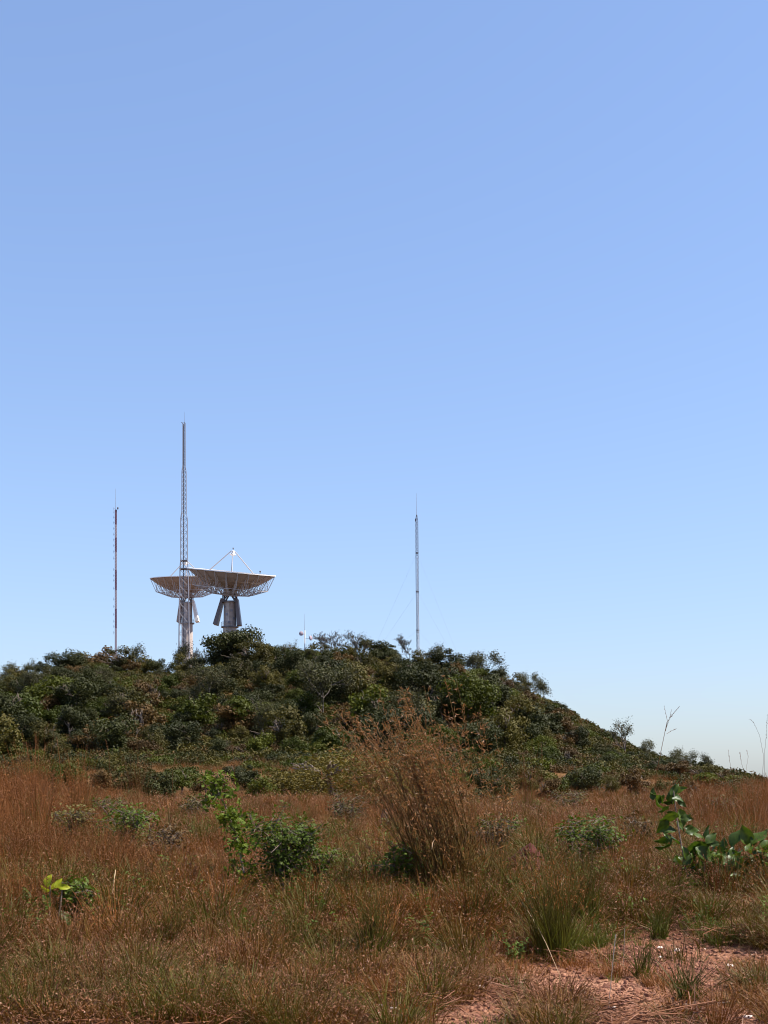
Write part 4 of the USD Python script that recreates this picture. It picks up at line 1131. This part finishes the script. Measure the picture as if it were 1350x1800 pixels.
stalk("tall_stalk", "red stalk beside the straight one before the hill", 925, 1440, [(925, 1440), (924, 1390), (921, 1355), (918, 1330)], 0.009, 14, seed=8)
stalk("tall_stalk", "tall red stalk in the left grass, left of the banded mast", 110, 1440, [(110, 1440), (108, 1380), (104, 1330), (100, 1296)], 0.009, 16, seed=9)
stalk("tall_stalk", "tall red stalk with pale head left of centre", 196, 1440, [(196, 1440), (194, 1380), (192, 1330), (186, 1300)], 0.009, 16, seed=10)
stalk("tall_stalk", "thin red stalk in front of the hill below the lattice tower", 300, 1440, [(300, 1440), (302, 1390), (304, 1350), (309, 1325)], 0.009, 14, seed=11)
stalk("tall_stalk", "pale stalk at the far left before the hill", 52, 1440, [(52, 1440), (53, 1380), (50, 1335), (46, 1306)], 0.009, 16, seed=12)
stalk("tall_stalk", "fine red stalk below the right dish before the hill", 415, 1430, [(415, 1430), (413, 1385), (411, 1345), (408, 1310)], 0.008, 14, seed=13)


def shrub(name, label, px, py, hpx, wpx, n, leaf, L, mat, seed, stems=7, leanx=0.0):
    """A shrub of small leaves on branching stems; its size given in the photograph's pixels at its depth."""
    rng = np.random.default_rng(seed)
    n, L, hpx, wpx = int(n * 1.9), L * 1.15, hpx * 1.12, wpx * 1.15
    b = at(px, py)[0]; s = px_scale(b); H, W = hpx * s, wpx * s
    t = thing(name, label, "shrub", b)
    segs, pts = [], []
    for k in range(stems):
        a = rng.uniform(0, 2 * np.pi)
        tip = np.array([math.cos(a) * W * 0.42 * rng.uniform(0.3, 1) + leanx * W, math.sin(a) * W * 0.4 * rng.uniform(0.3, 1), H * rng.uniform(0.6, 0.97)])
        base = np.array([rng.normal(0, 0.03), rng.normal(0, 0.03), -0.03])
        q = [base + (tip - base) * u + rng.normal(size=3) * H * 0.02 + np.array([0, 0, 0.10 * H * math.sin(u * math.pi)]) for u in np.linspace(0, 1, 6)]
        segs += [(q[i], q[i + 1], 0.012 * (1 - 0.14 * i)) for i in range(5)]
        for i in range(2, 6):
            for _ in range(4):
                o = q[i] + rand_dirs(rng, 1)[0] * [W * 0.2, W * 0.2, H * 0.16]
                o[2] = max(o[2], H * 0.08)
                segs.append((q[i], o, 0.005)); pts += [q[i] * (1 - v) + o * v for v in np.linspace(0.2, 1, 6)]
    pts = np.array(pts)
    obj("stem", bars(np.array([x[0] for x in segs]), np.array([x[1] for x in segs]), np.array([x[2] for x in segs]), np.array([x[2] * 0.7 for x in segs]), 4), M["bark"], t)
    c = pts[rng.integers(0, len(pts), n)] + rng.normal(size=(n, 3)) * L * 0.7
    d = unit(c - [0, 0, H * 0.3]); sz = L * rng.uniform(0.6, 1.25, n)
    obj(leaf, leaf_cards(c, d * 0.5 + rand_dirs(rng, n) * 0.7 + [0, 0, 0.5], rand_dirs(rng, n) + d * 0.5, sz, sz * 0.55), M[mat], t, kind="stuff")
    return t


shrub("green_shrub", "rounded dark green shrub right of the leaning sapling", 500, 1592, 150, 130, 1300, "foliage", 0.055, "leaf_shrub", 1, stems=10)
shrub("green_shrub", "small green shrub between the rounded shrub and the herbs", 560, 1560, 80, 70, 450, "foliage", 0.05, "leaf_shrub", 2)
shrub("green_shrub", "low spreading green shrub in the left middle field", 235, 1510, 80, 130, 700, "foliage", 0.06, "leaf_shrub", 3, stems=9)
shrub("green_shrub", "green shrub at far left above the lime leaved plant", 110, 1500, 70, 110, 500, "foliage", 0.06, "leaf_olive", 4, stems=8)
shrub("green_shrub", "dark leafy shrub behind the golden clumps right of the mound", 1040, 1540, 90, 130, 700, "foliage", 0.06, "leaf_shrub", 5, stems=9)
shrub("green_shrub", "dim green shrub right behind the red mound", 880, 1490, 50, 90, 380, "foliage", 0.07, "leaf_shrub", 6)
shrub("green_shrub", "leafy herb like shrub at the left foot of the tall tuft", 700, 1590, 90, 100, 500, "foliage", 0.055, "leaf_shrub", 7)
shrub("green_shrub", "low dark shrub at the bottom of the lime leaved plant", 150, 1630, 70, 110, 380, "foliage", 0.06, "leaf_shrub", 8)

shrub("dry_shrub", "dark reddish half dead bush in the left middle field", 283, 1545, 85, 85, 420, "foliage", 0.06, "leaf_brown", 11, stems=11)
shrub("dry_shrub", "brownish dry bush behind the red mound, right of the tall tuft", 865, 1500, 60, 90, 400, "foliage", 0.06, "leaf_brown", 12, stems=10)
shrub("dry_shrub", "olive dry bush in the far middle left field", 345, 1450, 45, 80, 350, "foliage", 0.08, "leaf_olive", 13, stems=9)
shrub("dry_shrub", "olive brown bush in the far middle right field", 1000, 1440, 45, 90, 350, "foliage", 0.08, "leaf_olive", 14, stems=9)
shrub("dry_shrub", "brown bush left of the large broad leaved plant", 1130, 1500, 55, 80, 350, "foliage", 0.07, "leaf_brown", 15, stems=9)
shrub("dry_shrub", "olive bush between rounded shrub and tall tuft in the far field", 610, 1460, 55, 90, 400, "foliage", 0.07, "leaf_olive", 16, stems=9)
shrub("dry_shrub", "green brown bush in the far left field under the dishes", 200, 1440, 40, 90, 350, "foliage", 0.08, "leaf_olive", 17, stems=9)
shrub("dry_shrub", "olive bush just above the large broad leaved plant", 1270, 1450, 50, 90, 350, "foliage", 0.07, "leaf_olive", 18, stems=9)

# leaning sapling left of the rounded shrub
rng = np.random.default_rng(21)
b = at(440, 1600)[0]; s = px_scale(b)
t = thing("sapling", "leaning leafy sapling with a dark stem, left of the rounded shrub", "sapling", b)
trail = np.array([((x - 440) * s, 0, (1600 - y) * s) for x, y in ((440, 1604), (436, 1570), (428, 1530), (420, 1490), (410, 1455), (400, 1425), (385, 1395), (378, 1378))])
stm = obj("stem", tube(trail, np.linspace(0.017, 0.006, len(trail)), 6), M["bark"], t)
segs, pts = [], []
for i in range(2, len(trail)):
    for _ in range(5):
        o = trail[i] + rand_dirs(rng, 1)[0] * [0.22, 0.22, 0.13]
        segs.append((trail[i], o)); pts += [trail[i] * (1 - v) + o * v for v in np.linspace(0.3, 1, 5)]
obj("twigs", bars(np.array([x[0] for x in segs]), np.array([x[1] for x in segs]), 0.0035, 0.002, 3), M["bark"], stm)
pts = np.array(pts); n = 900
c = pts[rng.integers(0, len(pts), n)] + rng.normal(size=(n, 3)) * 0.05
sz = 0.075 * rng.uniform(0.6, 1.25, n)
obj("foliage", leaf_cards(c, rand_dirs(rng, n) + [0, 0, 0.6], rand_dirs(rng, n), sz, sz * 0.5), M["leaf_shrub"], t, kind="stuff")


def broad_leaf(L, W, cup, rng, tipcurl=0.2):
    """A broad oval leaf with a midrib fold and wavy edge, base at the origin, along +x, face up."""
    us, vs = np.linspace(0, 1, 7), np.linspace(-1, 1, 5)
    v = []
    ph = rng.uniform(0, 6)
    for u in us:
        half = W * 0.5 * (math.sin(math.pi * min(max(u, 0.02), 0.985) ** 0.8)) ** 0.95
        for k in vs:
            v.append((u * L, k * half, abs(k) * half * cup + 0.07 * L * math.sin(u * 8 + k * 2.5 + ph) * abs(k) - tipcurl * L * u * u))
    v = np.array(v)
    f = []
    for i in range(6):
        for j in range(4):
            a = i * 5 + j
            f += [[a, a + 5, a + 6], [a, a + 6, a + 1]]
    return v, np.array(f)


def big_leaf_plant(name, label, px, py, stems, leaves, mat, seed, petiole=0.03):
    """stems: polylines in photo pixels; leaves: (px, py, length px, heading degrees in the picture plane, tilt towards the viewer, depth offset)."""
    rng = np.random.default_rng(seed)
    b = at(px, py)[0]; s = px_scale(b)
    t = thing(name, label, "plant", b)
    for st in stems:
        p = np.array([((x - px) * s, 0.03 * math.sin(i + px), (py - y) * s) for i, (x, y) in enumerate(st)])
        obj("stem", tube(p, np.linspace(0.012, 0.006, len(p)), 6), M["bark"], t)
    for lx, ly, lp, head, tilt, dy, mt in leaves:
        L = lp * s
        v, f = broad_leaf(L, L * rng.uniform(0.46, 0.66), rng.uniform(0.15, 0.5), rng, rng.uniform(0.05, 0.3))
        r = rotm([0, 1, 0], -head) @ rotm([1, 0, 0], tilt)            # heading in the picture plane, face turned to the viewer or the sky
        r = rotm([0, 0, 1], rng.uniform(-25, 25)) @ r
        c = np.array([(lx - px) * s, dy, (py - ly) * s]) - (r @ np.array([L * 0.5, 0, 0]))
        obj("leaf", (v @ r.T + c, f), M[mt or mat], t, smooth=True)
    return t


lv = []
rng = np.random.default_rng(31)
for x, y, L, h in [(1186, 1382, 26, 80), (1196, 1388, 24, 30), (1160, 1402, 26, 150), (1152, 1396, 20, 110), (1176, 1410, 24, 200), (1190, 1404, 22, 20), (1197, 1412, 18, 330),
                   (1168, 1438, 28, 210), (1160, 1452, 28, 240), (1201, 1438, 30, 290), (1180, 1432, 22, 170), (1196, 1452, 22, 310), (1172, 1478, 30, 190), (1164, 1488, 26, 220), (1188, 1476, 24, 150),
                   (1215, 1460, 28, 20), (1226, 1468, 24, 340), (1242, 1462, 22, 80), (1247, 1472, 26, 60), (1252, 1482, 22, 0), (1226, 1490, 42, 200), (1236, 1500, 38, 330), (1212, 1504, 30, 230),
                   (1250, 1496, 32, 300), (1225, 1520, 32, 250), (1244, 1528, 34, 210), (1262, 1520, 30, 330), (1274, 1490, 34, 100), (1282, 1504, 36, 60), (1292, 1516, 34, 300), (1300, 1472, 40, 70),
                   (1312, 1468, 36, 110), (1318, 1486, 30, 30), (1334, 1470, 40, 60), (1342, 1482, 36, 30), (1346, 1500, 34, 350), (1330, 1512, 30, 320), (1312, 1524, 30, 270), (1336, 1530, 34, 300),
                   (1296, 1540, 28, 230), (1268, 1544, 26, 250), (1240, 1548, 24, 270), (1198, 1545, 22, 200), (1320, 1548, 26, 290), (1354, 1520, 34, 20), (1362, 1490, 36, 50), (1358, 1546, 30, 330)]:
    lv.append((x, y, L * 1.08, h + rng.normal(0, 12), rng.uniform(20, 80), rng.normal(0, 0.12), None))
for k in range(120):
    x = rng.uniform(1200, 1365); y = rng.uniform(1492 if x > 1225 else 1510, 1562)
    lv.append((x, y, rng.uniform(20, 36), rng.uniform(0, 360), rng.uniform(15, 80), rng.normal(0, 0.2), None))
for k in range(14):
    y = rng.uniform(1385, 1500)
    lv.append((np.interp(y, [1385, 1500], [1180, 1200]) + rng.normal(0, 17), y, rng.uniform(18, 28), rng.uniform(0, 360), rng.uniform(20, 80), rng.normal(0, 0.1), None))
big_leaf_plant("broad_leaf_plant", "large broad leaved green plant at the right edge", 1240, 1566,
               [[(1215, 1572), (1206, 1530), (1196, 1480), (1188, 1430), (1184, 1390)], [(1240, 1570), (1238, 1530), (1244, 1480)], [(1262, 1570), (1278, 1530), (1300, 1490)], [(1300, 1572), (1330, 1530), (1345, 1490)]],
               lv, "leaf_big", 3)
lv = [(84, 1548, 24, 80, 70, 0, "leaf_lime"), (97, 1556, 22, 40, 60, 0.02, "leaf_lime"), (104, 1552, 20, 60, 60, -0.02, "leaf_lime"), (112, 1560, 22, 5, 65, 0.03, "leaf_lime"), (80, 1562, 20, 160, 55, -0.03, "leaf_lime")]
for k in range(20):
    lv.append((rng.uniform(35, 130), rng.uniform(1566, 1625), rng.uniform(22, 32), rng.uniform(0, 360), rng.uniform(20, 75), rng.normal(0, 0.12), None))
big_leaf_plant("broad_leaf_plant", "broad leaved plant at left with glowing lime yellow top leaves", 88, 1640, [[(88, 1645), (86, 1610), (87, 1575), (88, 1556)], [(92, 1645), (104, 1600), (108, 1565)]], lv, "leaf_big", 4)
lv = [(rng.uniform(1180, 1230), rng.uniform(1545, 1562), 16, rng.uniform(0, 180), rng.uniform(20, 75), rng.normal(0, 0.05), "leaf_bright") for k in range(6)]
big_leaf_plant("seedling", "small bright green seedling in front of the large broad leaved plant", 1200, 1570, [[(1200, 1574), (1199, 1560)]], lv, "leaf_bright", 5)

# ------------------------------------------------------------------ red earth mound with rubble
rng = np.random.default_rng(51)
b = at(905, 1556)[0]; s = px_scale(b)
t = thing("earth_mound", "dark red crumbly earth mound behind the golden grass clumps", "mound", b)
xs_, ys_ = np.linspace(-75, 65, 60) * s, np.linspace(-0.5, 0.6, 44)
X, Yg = np.meshgrid(xs_, ys_)
prof = np.interp(X / s, [-75, -55, -25, 5, 28, 48, 65], [0, 14, 34, 66, 80, 62, 0]) * s
Z = prof * np.exp(-((Yg) / 0.28) ** 2) + 0.09 * P(X, Yg, 0.22, 9, 3) * sst(0, 0.1, prof) - 0.05
v = np.stack([X, Yg, Z], -1).reshape(-1, 3)
nx, ny = len(xs_), len(ys_)
i, j = np.meshgrid(np.arange(nx - 1), np.arange(ny - 1)); a = (j * nx + i).ravel()
f = np.vstack([np.stack([a, a + 1, a + nx + 1], 1), np.stack([a, a + nx + 1, a + nx], 1)])
body = obj("mound_body", (v, f), M["mound"], t, smooth=40)
for k in range(70):
    q = rng.integers(0, len(v))
    if v[q, 2] < 0.03:
        continue
    pv, pf = pebble(rng)
    obj("clod", (pv * rng.uniform(0.02, 0.055) + v[q] + [0, 0, 0.008], pf), M["mound"], body)

# stump in the far field
b = at(676, 1450)[0]; s = px_scale(b)
t = thing("tree_stump", "small dark broken stump in the middle of the field", "stump", b)
st = lathe([(11 * s, -0.05), (8 * s, 8 * s), (6 * s, 18 * s), (3 * s, 27 * s)], 9)
st[0][:, :2] *= (1 + 0.5 * (meshkit.noise(st[0] * 3.0, 4) - 0.5))[:, None]
obj("stump_wood", st, M["dead_wood"], t)
obj("broken_branch", bars((-2 * s, 0, 8 * s), (-20 * s, 0, 2 * s), 3.2 * s, 1.4 * s, 6), M["dead_wood"], t)


# ------------------------------------------------------------------ straws, sticks and stones of the foreground
def straw(label, pts, lift, r=0.0045, group=None, name="straw_stem", mat="pale_straw", cat="straw"):
    """A stem that lies on or leans out of the grass: photo pixels, each with its height above the ground there."""
    p = []
    d = at(*pts[0])[0][1]
    for k, (x, y) in enumerate(pts):
        g = at(x, y + lift[k] * F / d)[0]
        p.append(g + [0, 0, lift[k]])
    p = np.array(p)
    tt = np.linspace(0, len(p) - 1, 9); i = np.minimum(tt.astype(int), len(p) - 2); u = (tt - i)[:, None]
    p = p[i] * (1 - u) + p[i + 1] * u
    o = p[0].copy()
    g = obj(name, tube(p - o, np.linspace(r * 0.8, r * 0.35, len(p)), 5), M[mat], label=label, cat=cat, group=group)
    place(g, o)
    return g


straw("straight pale straw lying left of the front clump", [(432, 1691), (512, 1675)], [0.10, 0.13], 0.007)
straw("pale straw leaning out of the widest golden clump down to the gravel", [(918, 1596), (945, 1640), (962, 1672), (985, 1718)], [0.42, 0.3, 0.2, 0.02], 0.006)
straw("bright pale blade standing left of the white pebbles", [(203, 1548), (198, 1583)], [0.5, 0.32], 0.007)
straw("long bent pale straw at the lower left", [(106, 1733), (132, 1755), (145, 1785)], [0.12, 0.1, 0.02], 0.007)
straw("pale straw right of the long bent one at the lower left", [(152, 1747), (195, 1772)], [0.08, 0.04], 0.006)
straw("curved pale straw in the litter below the green clump", [(288, 1742), (300, 1765), (320, 1798)], [0.14, 0.08, 0.02], 0.006)
straw("arched dead stem lying across the left middle grass", [(338, 1590), (365, 1592), (392, 1602), (418, 1604)], [0.3, 0.34, 0.28, 0.2], 0.008)
straw("long bleached stem lying over the left foreground grass", [(0, 1663), (60, 1645), (115, 1640), (152, 1655)], [0.08, 0.14, 0.15, 0.06], 0.0055)
straw("pale stick slanting down beside the rounded shrub", [(520, 1592), (556, 1567)], [0.2, 0.35], 0.008)
straw("flat pale straw at the bottom left of the gravel", [(450, 1738), (510, 1742)], [0.04, 0.03], 0.006)
straw("white bent grass blade standing before the tall tuft's right foot", [(806, 1640), (816, 1656), (813, 1682)], [0.20, 0.16, 0.03], 0.005)
straw("gleaming pale blade upright within the widest golden clump", [(993, 1558), (987, 1574)], [0.6, 0.52], 0.008)
rng = np.random.default_rng(61)
for k in range(60):
    x, y = rng.uniform(0, 470), rng.uniform(1690, 1796)
    a = rng.uniform(-1.2, 1.2) if rng.random() < 0.7 else rng.uniform(0, 3.1)
    L = rng.uniform(25, 75)
    straw("loose pale straw lying in the lower left litter", [(x, y), (x + L * math.cos(a) * 0.5, y + L * 0.32 * math.sin(a) + rng.normal(0, 2)), (x + L * math.cos(a), y + L * 0.6 * math.sin(a))],
          [rng.uniform(0.02, 0.12), rng.uniform(0.03, 0.12), rng.uniform(0.01, 0.05)], rng.uniform(0.003, 0.0055), "loose straws in the lower left litter")
straw("dark fallen stick on the gravel at lower right", [(1150, 1772), (1200, 1766), (1262, 1764), (1300, 1758)], [0.02, 0.03, 0.03, 0.02], 0.016, name="fallen_stick", mat="dead_wood", cat="stick")
straw("thin dark twig standing on the gravel at lower right", [(1082, 1660), (1076, 1720), (1068, 1790)], [0.42, 0.25, 0.0], 0.005, name="dead_twig", mat="twig", cat="twig")
straw("dark twig right of the first one on the gravel", [(1098, 1640), (1096, 1700)], [0.30, 0.05], 0.004, name="dead_twig", mat="twig", cat="twig")

for k, (x, y, r) in enumerate([(619, 1769, 5), (670, 1770, 6), (692, 1776, 7), (735, 1768, 6), (776, 1769, 5), (724, 1788, 7), (893, 1786, 6), (962, 1787, 5), (1028, 1749, 5), (1160, 1667, 5), (1079, 1774, 5), (1315, 1790, 8),
                               (1236, 1671, 5), (1160, 1684, 4), (1281, 1700, 6), (846, 1738, 6), (668, 1783, 5), (218, 1574, 7), (226, 1571, 6), (240, 1577, 5), (1330, 1745, 7), (1190, 1672, 5)]):
    b = at(x, y)[0]; s = px_scale(b)
    pv, pf = pebble(np.random.default_rng(k + 300))
    if x < 400:
        g = obj("stone", (pv * r * s, pf), M["pale_stone"], label="white stone lying in the left grass beside the pale blade", cat="stone", group="white stones in the left grass", smooth=50)
    else:
        g = obj("stone", (pv * r * s, pf), M["pale_stone"], label="pale stone lying on the pink gravel in the foreground", cat="stone", group="pale stones on the gravel", smooth=50)
    place(g, b + [0, 0, r * s * 0.3])
